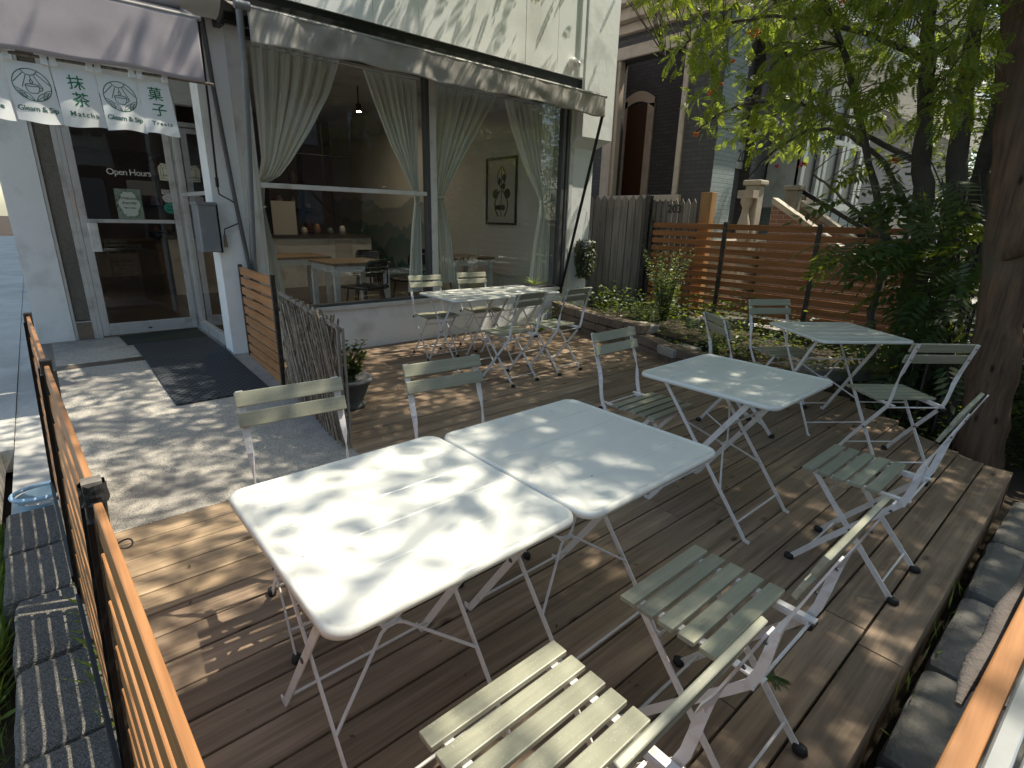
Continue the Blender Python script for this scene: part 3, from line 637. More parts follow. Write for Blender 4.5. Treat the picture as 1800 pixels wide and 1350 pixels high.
# noren banners
def logo(mb, xf):
    R = .093
    st = lambda pts, w=.0045: stroke(mb, pts, w, xf)
    circ = lambda cx, cy, r, a0, a1, n=24: [(cx+r*math.cos(a0+(a1-a0)*k/n), cy+r*math.sin(a0+(a1-a0)*k/n)) for k in range(n+1)]
    st(circ(0,0,R,0,2*PI,48), .005)
    st(circ(0,.098,.042,PI+.32,2*PI-.32,12))
    for a in (-2.75,-2.35,-1.98,-1.16,-.79,-.39):
        r1 = .165 if abs(a+PI/2) > 1 else .125
        p0 = (.048*math.cos(a), .098+.046*math.sin(a)); p1 = (r1*math.cos(a), .098+r1*math.sin(a))
        while math.hypot(*p1) > R: p1 = (p1[0]*.97, p1[1]*.97+.098*.03)
        st([p0, p1])
    st([(0,.052),(0,.034)]); st([(0,.034),(-.008,.020),(-.006,.012),(0,.009),(.006,.012),(.008,.020),(0,.034)])
    st(circ(0,-.004,.034,0,2*PI,24)[:0]+[(.034*math.cos(2*PI*k/20), -.002+.007*math.sin(2*PI*k/20)) for k in range(21)])
    st([(-.034,-.002),(-.030,-.032),(-.016,-.048),(.016,-.048),(.030,-.032),(.034,-.002)]); st([(.033,-.012),(.045,-.012),(.047,-.024),(.030,-.032)])
    for s in (-1, 1):
        for (bx, by, tx, ty) in ((.004,-.092,.072,-.040),(.040,-.080,.090,-.020)):
            dx, dy = tx-bx, ty-by; L = math.hypot(dx, dy); nx, ny = -dy/L, dx/L
            up = [(s*(bx+dx*q+nx*.016*math.sin(PI*q)), by+dy*q+ny*.016*math.sin(PI*q)) for q in [k/8 for k in range(9)]]
            dn = [(s*(bx+dx*q-nx*.016*math.sin(PI*q)), by+dy*q-ny*.016*math.sin(PI*q)) for q in [k/8 for k in range(9)]]
            up = [(x, yv) if math.hypot(x, yv) < R else (x*R/math.hypot(x,yv), yv*R/math.hypot(x,yv)) for x, yv in up]
            dn = [(x, yv) if math.hypot(x, yv) < R else (x*R/math.hypot(x,yv), yv*R/math.hypot(x,yv)) for x, yv in dn]
            st(up, .0035); st(dn, .0035); st([(s*bx, by), (s*(bx+dx*.8), by+dy*.8)], .003)
nor = thing('noren_banner', 'row of white cloth panels with green writing hanging above the cafe door', 'banner', (.5, 4.95, 2.0))
b = MB(); b.tube([(-.5,4.945,2.375),(1.24,4.945,2.375)], .010, 6); obj('hanging_rod', b, M['picket'], nor)
panels = [(-.205,.02,'c','Coffee'),(.045,.265,'l','Gleam & Sip'),(.275,.50,'m','Matcha'),(.510,.735,'l','Gleam & Sip'),(.745,.935,'t','Treats')]
for i, (x0, x1, kind, txt) in enumerate(panels):
    ph = i*1.7; xc = (x0+x1)/2; flare = .03 if i == 4 else .012; zt, zb = 2.335, 1.985
    def surf(x, z, off=0.0, x0=x0, x1=x1, ph=ph, xc=xc, flare=flare):
        q = (2.335-z)/.35
        return (x+(x-xc)/.11*flare*q*.5+.02*q*(1 if i >= 0 else 0), 4.955-off+.010*math.sin(x*21+ph)*q+.012*math.sin(z*9+ph)*q, z)
    b = MB(); b.grid(lambda u, v: surf(x0+(x1-x0)*u, 2.335-(.35-.008*math.sin(u*5+ph))*v), 56, 56)
    pn = obj('panel', b, M['cloth'], nor)
    for k in (0, 1): b = MB(); b.box((x0 if k == 0 else x1-.035), (x0+.035 if k == 0 else x1), 4.93, 4.958, 2.337, 2.39); obj('loop', b, M['cloth'], pn)
    xf = lambda u, v, xc=xc, s=surf: s(xc+u, 2.16+v, .0014)
    if kind == 'l':
        b = MB(); logo(b, lambda u, v, xf=xf: xf(u, v+.045)); obj('emblem', b, M['dark_ink'], pn)
        obj('lettering', text_mb(txt, .043, lambda u, v, xf=xf: xf(u, v-.108), .93, 0, .0008), M['dark_ink'], pn)
    else:
        tt = {'m': ('抹','茶'), 't': ('菓','子'), 'c': ('珈','琲')}[kind]
        b = text_mb(tt[0], .092, lambda u, v, xf=xf: xf(u, v+.06), 1, 0, .0006)
        t2_ = text_mb(tt[1], .092, lambda u, v, xf=xf: xf(u+.006, v-.042), 1, 0, .0006); b.add(t2_.v, t2_.f)
        obj('characters', b, M['green_ink'], pn)
        obj('lettering', text_mb(txt, .043 if kind != 't' else .036, lambda u, v, xf=xf: xf(u+.006, v-.112), 1.25, 0, .0008), M['dark_ink'], pn)
# mats
b = MB()
mv = [(.56,7.02),(1.16,7.02),(1.255,6.55),(.555,6.55)]
def slabm(b, P, t=.008, o=.004): b.hexa([(x,y,cz(y)+.003) for x,y in P]+[(x,y,cz(y)+t+o) for x,y in P])
slabm(b, [(.52,6.52),(1.25,6.52),(1.25,7.04),(.50,7.04)]); tag(obj('door_mat', b, plain('green_mat', (.02,.028,.018), .95, 0, .3, 60, bmp=.6, bscale=200)), 'thin dark green mat lying against the cafe door', 'mat')
b = MB(); N = 10
for k in range(N):
    y0 = 4.42+(6.50-4.42)*k/N; y1 = 4.42+(6.50-4.42)*(k+1)/N
    slabm(b, [(.575-.01*k/N,y0),(1.245,y0),(1.245,y1),(.575-.01*(k+1)/N,y1)], .010, .003)
def perf():
    m, nt, n, l, p = mat_base('perforated_rubber'); p.inputs['Roughness'].default_value = .75
    tc = n.new('ShaderNodeTexCoord'); mp = n.new('ShaderNodeMapping'); mp.inputs['Scale'].default_value = (1/.045,1/.045,0); mp.inputs['Rotation'].default_value = (0,0,.785); l.new(tc.outputs['Object'], mp.inputs[0])
    vo = n.new('ShaderNodeTexVoronoi'); vo.inputs['Scale'].default_value = 1; vo.inputs['Randomness'].default_value = 0; l.new(mp.outputs[0], vo.inputs['Vector'])
    k = ramp(n, l, vo.outputs['Distance'], .30, .36, (.0,)*3, (1,)*3)
    l.new(mixc(n, l, k, (.012,.014,.016), (.045,.052,.060)), p.inputs['Base Color']); bump(n, l, k, p, .6, .006); return m
tag(obj('door_mat', b, perf()), 'large black perforated rubber mat on the concrete before the door', 'mat')
# ================================================================ NEIGHBOUR HOUSE
nb = thing('neighbour_house', 'dark brick house with cream framed porch opening and white bay window', 'house', (8.6, 4.93, 0))
b = MB(); X = 8.6
b.box(X, X+.28, 5.21, 5.60, -.2, 4.75); b.box(X-.006, X-.0005, 4.936, 5.598, -.2, 4.58); b.box(X, X+.28, 7.06, 9.5, -.2, 4.75); b.box(X, X+.28, 5.60, 7.06, -.2, 1.92); b.box(X, X+.28, 5.60, 7.06, 4.22, 4.75)
b.box(10.4, 10.6, 5.2, 9.5, -.2, 4.75); b.box(X+.28, 10.4, 8.3, 9.4, -.2, 4.75); b.box(9.3, 10.5, 5.6, 5.85, 1.1, 4.75)
obj('porch_wall', b, M['brick_dark'], nb)
b = MB(); b.box(X, 9.32, 4.93, 5.205, -.2, 4.75); obj('front_wall', b, M['brick_pale'], nb); b = MB(); b.box(10.05, 11.0, 5.4, 5.6, -.2, 4.75); b.box(10.6,30,5.62,5.9,-.2,7); obj('front_wall', b, plain('dark_grey_wall', (.13,.13,.135), .8, 0, .1, 3), nb)  # pier front in a paler brick than the porch wall beside it
b = MB(); b.box(9.33, 10.04, 5.35, 5.5, 1.15, 4.0); obj('front_door', b, M['redwood'], nb)
b = MB(); d = .05
b.box(X-d, X+.02, 5.54, 5.60, 1.92, 4.22); b.box(X-d, X+.02, 7.06, 7.28, 1.80, 4.42); b.box(X-d, X+.02, 5.49, 7.06, 4.22, 4.42); b.box(X-d-.03, X+.02, 5.46, 7.30, 1.80, 1.915)
b.box(X-.02, X+.12, 5.602, 5.66, 1.92, 4.22); b.box(X-.02, X+.12, 6.99, 7.058, 1.92, 4.22)
obj('porch_opening_frame', b, M['beige'], nb, bevel=.012)
b = MB(); b.box(X-.25, X+.3, 4.6, 9.5, 4.76, 4.95); b.box(X-.40, X+.3, 4.6, 9.5, 4.955, 5.12); b.box(X-.10,X+.3,4.75,9.5,4.60,4.755); obj('side_cornice', b, M['beige'], nb, bevel=.02)
b = MB(); b.box(X+.31, 12.0, 4.55, 5.6, 4.78, 4.95); b.box(X+.3, 12.2, 4.40, 5.6, 4.955, 5.15); b.box(12.0, 29.6, 4.0, 5.6, 4.55, 4.8); b.box(12.0,29.8,3.85,5.6,4.805,5.0)
obj('front_cornice', b, M['white_trim'], nb, bevel=.02)
b = MB(); b.box(10.39-.05, 10.39, 7.45, 7.62, 1.2, 3.85); b.box(10.34,10.39,8.15,8.28,1.2,3.95); b.add([(10.34,7.45+.83*k/8,3.82+.30*math.sin(PI*(.15+.7*k/8))) for k in range(9)]+[(10.34,8.28-.83*k/8,3.62+.30*math.sin(PI*(.15+.7*k/8))) for k in range(9)], [tuple(range(18))]); obj('inner_door_frame', b, M['beige'], nb)
b = MB(); b.box(10.35, 10.385, 7.62, 8.15, 1.2, 3.85); obj('inner_door', b, plain('brown_door', (.07,.028,.014), .4), nb)
b = MB(); b.box(X+.29, 10.39, 5.61, 8.29, 1.0, 1.2); b.box(8.7, 11.5, 4.35, 5.34, 1.0, 1.18); b.box(8.75,11.4,4.4,5.3,-.1,.99); obj('porch_floor', b, M['conc_old'], nb)
# balustrade pedestals, balusters, rails
for x in (8.96, 10.45):
    b = MB(); b.box(x-.11, x+.11, 4.24, 4.46, 1.181, 2.05); b.box(x-.15, x+.15, 4.20, 4.50, 2.052, 2.13)
    obj('porch_pedestal', b, M['conc_old'], nb, bevel=.02)
b = MB(); b.box(8.66, 8.848, 4.22, 4.48, 1.85, 1.97); obj('rail_stub', b, M['conc_old'], nb); b = MB(); b.box(10.73,11.3,4.25,4.45,1.85,1.97); obj('rail_stub', b, M['conc_old'], nb)
for xb in (8.74, 10.85):
  b = MB()
  b.lathe([(.06,0),(.09,.08),(.11,.22),(.06,.42),(.05,.52),(.09,.6),(.09,.67)], (xb,4.35,1.18), 12)
  obj('baluster', b, M['conc_old'], nb)
b = MB()
for k in range(8): b.box(9.45, 10.35, 4.34-.27*(k+1), 4.34-.27*k, -.2, 1.05-.13*k)
obj('front_steps', b, M['conc_old'], nb, bevel=.01)
b = MB()
for x0 in (9.26, 10.36):
    b.hexa([(x0,2.1,-.2),(x0+.18,2.1,-.2),(x0+.18,4.17,-.2),(x0,4.17,-.2),(x0,2.1,.50),(x0+.18,2.1,.50),(x0+.18,4.17,1.78),(x0,4.17,1.78)])
obj('stair_wall', b, brick('stair_brick', (.26,.13,.10),(.20,.10,.08),(.3,.28,.25), vert='YZ'), nb)
b = MB()
for x0 in (9.24, 10.34):
    b.hexa([(x0,2.05,.47),(x0+.22,2.05,.47),(x0+.22,4.17,1.785),(x0,4.17,1.785),(x0,2.05,.55),(x0+.22,2.05,.55),(x0+.22,4.17,1.88),(x0,4.17,1.88)])
obj('stair_coping', b, M['conc_old'], nb)
b = MB(); b.bar((10.75,4.35,2.06),(10.75,2.1,.80), .06, .07)
for k in range(14):
    y = 4.25-.155*k; zt = 2.06-(4.35-y)*.56; b.bar((10.75,y,zt-.02),(10.75,y,zt-.85), .016, .016, (0,1,0))
obj('stair_handrail', b, M['black'], nb)
# bay window
b = MB(); b.box(11.9,15.6,4.9,5.6,-.2,1.80); obj('bay_base', b, M['brick_pale'], nb)
b = MB(); b.box(11.8,15.7,4.84,5.6,1.802,1.95); b.box(11.9,15.6,4.9,5.6,4.1,4.54)
for x in (11.9,12.72,12.98,13.86,14.12,15.02,15.3): b.box(x, x+.17, 4.88, 5.0, 1.952, 4.09)
b.box(12.002,15.29,4.885,4.99,3.15,3.25)
for x in (11.9, 15.4): b.box(x, x+.2, 4.93,5.58,1.952,4.09) 
obj('bay_frame', b, M['white_trim'], nb, bevel=.01)
b = MB()
for x0, x1 in ((12.0,12.75),(12.85,13.0),(13.1,13.9),(14.0,14.15),(14.25,15.05)): b.add([(x0,4.95,1.96),(x1,4.95,1.96),(x1,4.95,4.08),(x0,4.95,4.08)], [(0,1,2,3)])
obj('bay_glass', b, plain('dark_glass', (.03,.032,.035), .35, 0, .4, 3, spec=.3), nb)
b = MB()
for k in range(46): b.box(8.4+.2*k, 8.43+.2*k, 4.46, 4.49, 5.16, 6.0)
b.box(8.3,17.7,4.44,4.51,6.0,6.06); obj('balcony_railing', b, M['black'], nb)
b = MB(); b.box(8.3,30,5.6,5.9,5.14,9); b.box(X,X+.28,5.9,9.5,5.13,9); obj('upper_wall', b, M['brick_dark'], nb)
b = MB(); b.box(10.14,10.46,5.36,5.395,2.45,2.9); hp = obj('number_plate', b, plain('plate_white', (.5,.5,.48), .6), nb)
b = text_mb('20', .30, lambda u, v: (10.30+u, 5.355, 2.57+v), 1, 0, .004); obj('number', b, inkw if False else M['frame_grey'], hp)
# dark planter box + red base seen under the bay, right
t = thing('patio_planter', 'black planter box on a low red brick base beside the bay window', 'planter', (16.5, 4.6, .9))
b = MB(); b.box(15.8,17.4,4.3,4.9,.95,1.9); obj('box', b, M['black'], t)
b = MB(); b.box(15.7,17.5,4.2,5.0,-.2,.94); obj('base', b, plain('red_brick_base', (.22,.06,.05), .8), t)
# unseen block added across the street to cut sky reflection in the cafe window
ob = thing('street_backdrop', 'brown brick terrace across the street, unseen, added to cut sky from the window reflection', 'house', (4, -16, -.3))
b = MB(); b.box(-14, 26, -20, -16, -.3, 9.5); obj('wall', b, brick('street_brick', (.16,.10,.08),(.12,.08,.06),(.2,.18,.16)), ob)
b = MB()
for k in range(14):
    for z in (1.0, 4.6): b.box(-12.5+2.8*k, -11.3+2.8*k, -16.02, -15.97, z, z+1.7)
obj('windows', b, plain('pale_windows', (.3,.32,.34), .1), ob)
# ================================================================ FOLDING CHAIR
def strip(mb, path, x, w, t, twist=None):
    """flat steel strip in a y-z plane; path = (y,z) points; wide side lies in that plane unless twisted"""
    pts = [Vector((x if len(p) < 3 else p[2], p[0], p[1])) for p in path]; fr = []
    for i, p in enumerate(pts):
        d = (pts[min(i+1, len(pts)-1)]-pts[max(i-1, 0)]).normalized()
        nrm = Vector((0, -d.z, d.y)); a = nrm; c = Vector((1, 0, 0))
        k = twist[i] if twist else 0
        fr.append((a*math.cos(k)+c*math.sin(k), c*math.cos(k)-a*math.sin(k)))
    mb.sweep(pts, fr, [w]*len(pts), [t]*len(pts))
def make_chair():
    t = thing('folding_chair', '', 'chair', (0,0,0), 0); ROOT.pop(t.name, None)
    def nb(name, b, m, p=t, **k): return obj(name, b, m, p, world=False, **k)
    for k in range(5):
        y1 = .222-.060*k; b = MB(); b.box(-.192, .192, y1-.046, y1, .446, .461); nb('seat_slat', b, M['sage'], bevel=.0025)
    # back slats mounted in front of the uprights, tilted with them
    for z in (.805, .735):
        yb = -.181-(z-.62)*.36; b = MB(); tl = .36
        P = [(-.192,.010,-.0255),(.192,.010,-.0255),(.192,.023,-.0255),(-.192,.023,-.0255),(-.192,.010,.0255),(.192,.010,.0255),(.192,.023,.0255),(-.192,.023,.0255)]
        b.hexa([(x, yb+y-tl*zz, z+zz+y*tl) for x, y, zz in P]); nb('back_slat', b, M['sage'], bevel=.0025)
    for s in (-1, 1):
        b = MB(); path = [(.218,.006),(.203,.010),(.190,.026),(.10,.142),(0,.262),(-.10,.382),(-.140,.432),(-.155,.475),(-.165,.530),(-.172,.580),(-.181,.620),(-.195,.66),(-.227,.75),(-.258,.835)]
        tw = [0]*9+[.35,.95,1.45,PI/2,PI/2]; tw = tw[:14]
        strip(b, path, s*.172, .024, .0045, [s*q for q in tw])
        nb('upright', b, M['white_metal'])
        for z in (.81,.74): b = MB(); yb = -.181-(z-.62)*.36; b.tube([(s*.172,yb-.001,z),(s*.172,yb-.008,z-.001)], .0035, 6); nb('screw', b, M['frame_grey'])
        b = MB(); strip(b, [(.178,.440),(.165,.428),(.06,.300),(-.10,.112),(-.186,.012),(-.20,.006)], s*.160, .022, .0045); nb('leg', b, M['white_metal'])
        b = MB(); b.tube([(s*.155,.004,.246),(s*.179,.004,.246)], .006, 8); nb('pivot', b, M['frame_grey'])
        b = MB(); b.box(s*.150-.011, s*.150+.011, -.165, .205, .4395, .4455); b.box(s*.139-.002,s*.139+.002,-.150,.205,.425,.4394); nb('seat_rail', b, M['white_metal'])
        for yy, xx in ((.208,.172),(-.194,.160)):
            b = MB(); b.lathe([(0,0),(.015,0),(.017,.006),(.015,.022),(.006,.026),(0,.026)], (s*xx, yy, 0), 8); b.v = [(x, yy+(y-yy)*1.35, z) for x, y, z in b.v]; nb('foot_cap', b, M['rubber'])
    for hw, yy, zz in ((.158,-.142,.066),(.170,.147,.082),(.158,.118,.370),(.178,-.150,.428),(.158,.17,.432)): b = MB(); b.tube([(-hw,yy,zz),(hw,yy,zz)], .005, 6); nb('stretcher', b, M['white_metal'])
    b = MB(); b.tube([(.150,-.150,.414),(.186,-.150,.414)], .011, 8); nb('lock_knob', b, M['rubber'])
    return t
chair0 = make_chair(); used = [0]
G1 = 'sage slatted folding chairs on the deck'
def place_chair(x, y, deg, label):
    o = chair0 if used[0] == 0 else copy_tree(chair0); used[0] = 1
    o.location = (x, y, 0.002); o.rotation_euler = (0, 0, math.radians(deg)); tag(o, label, 'chair', G1)
place_chair(.598, .50, 0, 'sunlit pale green slatted chair in the bottom foreground, nearest the camera')
place_chair(1.240, .497, 0, 'pale green slatted chair, second from the bottom, facing the right joined table')
place_chair(2.515, .517, 0, 'green slatted chair drawn up to the near side of the mid deck single table')
place_chair(3.88, .78, -38.5, 'shaded green chair with its back to the brown tree trunk at the right table')
place_chair(.605, 1.735, 175, 'green slatted chair behind the left one of the joined tables, before the willow screen')
place_chair(1.262, 1.705, 174, 'green slatted chair behind the right one of the joined tables, standing alone on the deck')
place_chair(2.485, 1.69, 180, 'dark green chair on the far side of the mid deck single table')
place_chair(3.66, 1.68, -128, 'chair seen from behind, half hidden beyond the mid deck single table')
place_chair(4.56, 1.80, 148, 'chair against the red slat fence behind the rightmost table')
place_chair(3.108, 4.83, 172, 'chair by the shop window at the left end of the far white tables')
place_chair(3.75, 4.85, 171, 'chair by the shop window behind the seam of the far white tables')
place_chair(3.165, 3.625, 4, 'dark chair on the near side of the far white tables, left one')
place_chair(3.775, 3.63, 3, 'dark chair nearest the block wall, on the near side of the far white tables')
# ================================================================ FOLDING TABLE
def rrect(hx, hy, r, n=7):
    P = []
    for cx, cy, a0 in ((hx-r,hy-r,0),(-hx+r,hy-r,PI/2),(-hx+r,-hy+r,PI),(hx-r,-hy+r,1.5*PI)):
        for k in range(n+1): a = a0+PI/2*k/n; P.append((cx+r*math.cos(a), cy+r*math.sin(a)))
    return P
def make_table():
    t = thing('folding_table', '', 'table', (0,0,0), 0); ROOT.pop(t.name, None)
    def nb(name, b, m, p=t, **k): return obj(name, b, m, p, world=False, **k)
    hx, hy, R = .342, .354, .052; H = .71; b = MB()
    prof = [(-.006,-.022),(0,-.020),(.0,-.010),(-.003,-.003),(-.009,0),(-.014,-.001),(-.020,-.0045),(-.026,-.0045)]
    rings = []
    for off, dz in prof: rings.append([(x, y, H+dz) for x, y in rrect(hx+off, hy+off, R+off*.9)])
    n = len(rings[0]); vs = [v for r_ in rings for v in r_]; fs = []
    for i in range(len(rings)-1):
        for k in range(n): fs.append((i*n+k, i*n+(k+1)%n, (i+1)*n+(k+1)%n, (i+1)*n+k))
    b.add(vs, fs, True)
    zi = H-.0045; b.add([(x, y, zi) for x, y in rrect(hx-.026, hy-.026, R-.0234)], [tuple(range(n))])
    b.add([(x, y, H-.010) for x, y in rrect(hx-.006, hy-.006, R-.005)], [tuple(range(n-1, -1, -1))])
    for k in range(4):      # pressed ribs
        yy = -.205+.1367*k; L = hx-.062
        b.add([(-L,yy-.0035,zi+.0002),(L,yy-.0035,zi+.0002),(L+.004,yy,zi+.0030),(-L-.004,yy,zi+.0030),(-L,yy+.0035,zi+.0002),(L,yy+.0035,zi+.0002)], [(0,1,2,3),(3,2,5,4)])
    nb('tabletop', b, M['table'])
    for x in (-.285, .200):
        b = MB(); strip(b, [(-.225,.694),(-.21,.675),(.225,.035),(.245,.008),(.275,.003)], x, .026, .005); nb('leg', b, M['white_metal'])
        b = MB(); b.tube([(x-.006,.012,.352),(x+.022,.012,.352)], .008, 8); nb('pivot', b, M['frame_grey'])
    for x in (-.272, .170):
        b = MB(); strip(b, [(.245,.694),(.23,.675),(-.270,.035),(-.288,.008),(-.315,.003)], x, .017, .006); nb('leg', b, M['white_metal'])
    for P in (((-.272,-.236,.075),(.170,-.236,.075)), ((-.285,.20,.072),(.200,.20,.072)), ((-.285,-.100,.52),(.200,-.100,.52))): b = MB(); b.tube(P, .005, 6); nb('stretcher', b, M['white_metal'])
    b = MB(); b.box(-.30,.215,-.26,-.24,.690,.699); nb('top_rail', b, M['white_metal']); b = MB(); b.box(-.285,.19,.24,.262,.690,.699); nb('top_rail', b, M['white_metal'])
    yz = lambda z: (.238-(.69-z)*.79)     # plane of the narrow legs
    cz0, cy0 = .36, yz(.36)
    for s, xx in ((-1, -.272), (1, .170)):
        cx = -.051+s*.035
        for za, zb_ in ((.50,.37),(.22,.35)): b = MB(); b.tube([(xx, yz(za), za), (cx, yz(zb_), zb_), (cx-s*.03, yz(.36), .36)], .0052, 6); nb('brace_rod', b, M['white_metal'])
    b = MB(); b.box(-.08,-.022,cy0-.010,cy0+.010,cz0-.003,cz0+.003); nb('brace_plate', b, M['white_metal'])
    return t
table0 = make_table(); tu = [0]
def place_table(x, y, deg, label, g=None):
    o = table0 if tu[0] == 0 else copy_tree(table0); tu[0] = 1
    o.location = (x, y, 0.002); o.rotation_euler = (0, 0, math.radians(deg)); tag(o, label, 'table', 'white metal folding tables on the deck')
place_table(.614, 1.152, .3, 'bright sunlit white folding table in the foreground, left one of the joined pair')
place_table(1.304, 1.132, .3, 'mostly shaded white folding table in the foreground, right one of the joined pair')
place_table(2.575, 1.205, 0, 'single white folding table with dappled light in the middle of the deck')
place_table(4.375, 1.345, -36.5, 'shaded white folding table at the right in front of the red slat fence')
place_table(3.185, 4.385, -1.5, 'far white folding table near the shop window, left one of the pair')
place_table(3.862, 4.362, -1.5, 'far white folding table near the shop window, right one beside the block wall')
# ================================================================ SLAT FENCES
def slat_fence(label, p0, p1, ztop, zbot, n, th, face, mat, posts, group=None, gap=.014, ph=.05, ztop_post=.02, jit=.0015, axis=None):
    t = thing('slat_fence', label, 'fence', (p0[0], p0[1], zbot), 0, group)
    p0 = Vector((p0[0], p0[1], 0)); p1 = Vector((p1[0], p1[1], 0)); d = (p1-p0); L = d.length; d.normalize(); nrm = Vector((-d.y, d.x, 0))
    b = MB(); h = (ztop-zbot-gap*(n-1))/n
    for k in range(n):
        z = ztop-h/2-k*(h+gap); j = rnd.uniform(-jit, jit)
        b.bar(p0+Vector((0,0,z+j)), p1+Vector((0,0,z+j*.4)), th, h)
    obj('slat_panel', b, mat, t, bevel=.003)
    for q in posts:
        c = p0+d*q*L; b = MB(); b.bar(c+Vector((0,0,zbot-.15)), c+Vector((0,0,ztop+ztop_post)), ph, ph, d)
        obj('post', b, M['blackp'], t, bevel=.004)
    return t, d, nrm
G2 = 'orange slat fence panels along the left edge of the deck'
fx = lambda y: .047-.040*y
def lean(o):
    for v in o.data.vertices:
        z = v.co.z+(ROOT[o.name][2] if o.name in ROOT else 0); v.co.x -= .058*(.92-z)
def lf(y0, y1, lab, posts):
    t, d, nrm = slat_fence(lab, (fx(y0), y0), (fx(y1), y1), .925, .02, 9, .014, 0, M['slat_y'], posts, G2, .045, .034, .015)
    b = MB()   # black side channels
    for z in (.90, .46, .03): pass
    for yy in (y0+.045, y1-.045): b.bar((fx(yy)-.026,yy,.0),(fx(yy)-.026,yy,.91),.012,.03,(0,1,0))
    for yy in (y0+.02, y1-.02): b2 = MB(); b2.bar((fx(yy)-.016,yy,.0),(fx(yy)-.016,yy,.90),.010,.022,(0,1,0)); obj('channel', b2, M['black'], t)
    b2 = MB(); b2.bar((fx(y0+.03)-.020,y0+.03,.02),(fx(y1-.03)-.020,y1-.03,.02),.014,.03); obj('channel', b2, M['black'], t)
    for o in [o for o in C.objects if o.parent == t]: lean(o)
    return t
lf(-.75, 1.17, 'orange slat fence panel nearest the camera at the bottom left', (.0,))
lf(1.26, 2.40, 'orange slat fence panel between the two capped black posts on the left', (-.04,))
t = lf(2.48, 3.60, 'farthest orange slat fence panel on the left, ending near the sidewalk', (-.035, 1.02))
b = MB()
for yy in (1.215,): b.tube([(fx(yy)-.035,yy-.035,.955),(fx(yy)+.035,yy-.035,.958),(fx(yy)+.035,yy+.035,.955),(fx(yy)-.035,yy+.035,.958),(fx(yy)-.035,yy-.035,.955)], .006, 6)
wr = thing('plastic_wrap', 'crumpled black plastic tied over the nearest fence post top', 'wrap', (fx(1.215), 1.215, .9))
rr = random.Random(5)
b2 = MB(); b2.grid(lambda u, v: (fx(1.215)+(.0195+.004*rr.random())*math.cos(2*PI*u)*1.05, 1.215+(.0195+.004*rr.random())*math.sin(2*PI*u)*1.05, .905+.042*v+.004*rr.random()), 18, 6, False)
obj('film', b2, M['rubber'], wr); b2 = MB(); b2.box(fx(1.215)-.016,fx(1.215)+.016,1.199,1.231,.93,.954); obj('post_top', b2, M['picket'], wr)
t, d, nrm = slat_fence('orange slat screen standing beside the white pier and the door mat', (1.405,5.50), (1.365,4.46), .965, .07, 10, .022, 0, M['slat_y'], (0,1), None, .022, .035, .02)
# tall red slat fence at the right, on x = 7.6
t, d, nrm = slat_fence('tall reddish slat fence with black posts behind the garden bed', (7.60,5.30), (7.60,1.72), 1.445, .10, 12, .025, 0, M['slat_red'], (0,.352,.709), None, .037, .055, .03)
slat_fence('low end panel of the reddish slat fence beside the tree stems', (7.60,1.70), (7.60,1.30), 1.0, -.22, 10, .025, 0, M['slat_red'], (), None, .03, .05)
b = MB()
# picket fence behind
pk = thing('picket_fence', 'weathered grey pointed picket fence beside the white building', 'fence', (7.70, 6.9, 0))
y = 6.95; b = MB()
while y > 4.62:
    w = .135 if y > 5.45 else .085; zt = 1.80+rnd.uniform(-.01,.01) if y > 5.45 else 1.73; x = 7.70+rnd.uniform(-.006,.006)
    ly = y-w; zb = .0
    pr = [(y,zb),(ly,zb),(ly,zt),((y+ly)/2,zt+.075),(y,zt)]
    b.add([(x,a,c) for a,c in pr]+[(x+.02,a,c) for a,c in pr], [(0,1,2,3,4),(9,8,7,6,5)]+[(k,5+k,5+(k+1)%5,(k+1)%5) for k in range(5)])
    y -= w+.018
obj('pickets', b, M['picket'], pk)
b = MB(); b.box(7.73,7.77,4.7,6.95,.4,.49); b.box(7.73,7.77,4.7,6.95,1.4,1.49); obj('rail', b, M['picket'], pk)
b = MB(); b.box(7.62,7.71,5.40,5.49,-.1,1.86); obj('post', b, M['blackp'], pk)
b = text_mb('203', .17, lambda u, v: (7.688, 4.98-u, 1.60+v), 1, 0, .004); obj('number', b, M['black'], pk)
b = MB(); b.box(7.78,7.92,4.42,4.60,-.2,1.90); tag(obj('fence_post', b, M['newpost'], bevel=.004), 'new orange timber post standing at the end of the picket fence', 'post')
# ================================================================ WILLOW SCREEN
ws = thing('willow_screen', 'expanding lattice screen of split willow sticks standing beyond the orange screen', 'screen', (1.34, 3.75, 0))
A = Vector((1.395,4.42,0)); B2 = Vector((1.285,3.07,0)); D = (B2-A); L = D.length; D.normalize(); Nn = Vector((-D.y, D.x, 0))
rr = random.Random(11); b = MB()
for layer, off in ((0,-.012),(1,.012)):
    for sgn in (-1, 1):
        s0 = -.9
        while s0 < L+.9:
            j = rr.uniform(-.012,.012); z0, z1 = rr.uniform(.0,.03), rr.uniform(.76,.86); sh = .40*sgn
            a = s0+j; e = s0+sh+j+rr.uniform(-.02,.02)
            # clip to the panel
            P = []
            for q in (0,.25,.5,.75,1):
                s_ = a+(e-a)*q; z_ = z0+(z1-z0)*q
                if -.01 <= s_ <= L+.01: P.append(A+D*s_+Nn*(off+sgn*.006+rr.uniform(-.006,.006))+Vector((0,0,z_)))
            if len(P) > 1: b.tube(P, rr.uniform(.0045,.0075), 5, True, False)
            s0 += rr.uniform(.029,.046)
for k in range(70):
    s_ = rr.uniform(0,L); z_ = rr.uniform(.02,.8); p = A+D*s_+Nn*rr.uniform(-.03,.03)+Vector((0,0,z_)); q = p+D*rr.uniform(-.06,.06)+Vector((0,0,rr.uniform(-.16,.16)))+Nn*rr.uniform(-.03,.03); b.tube([p,q], rr.uniform(.003,.005), 4, True, False)
obj('lattice', b, M['willow'], ws)
b = MB()
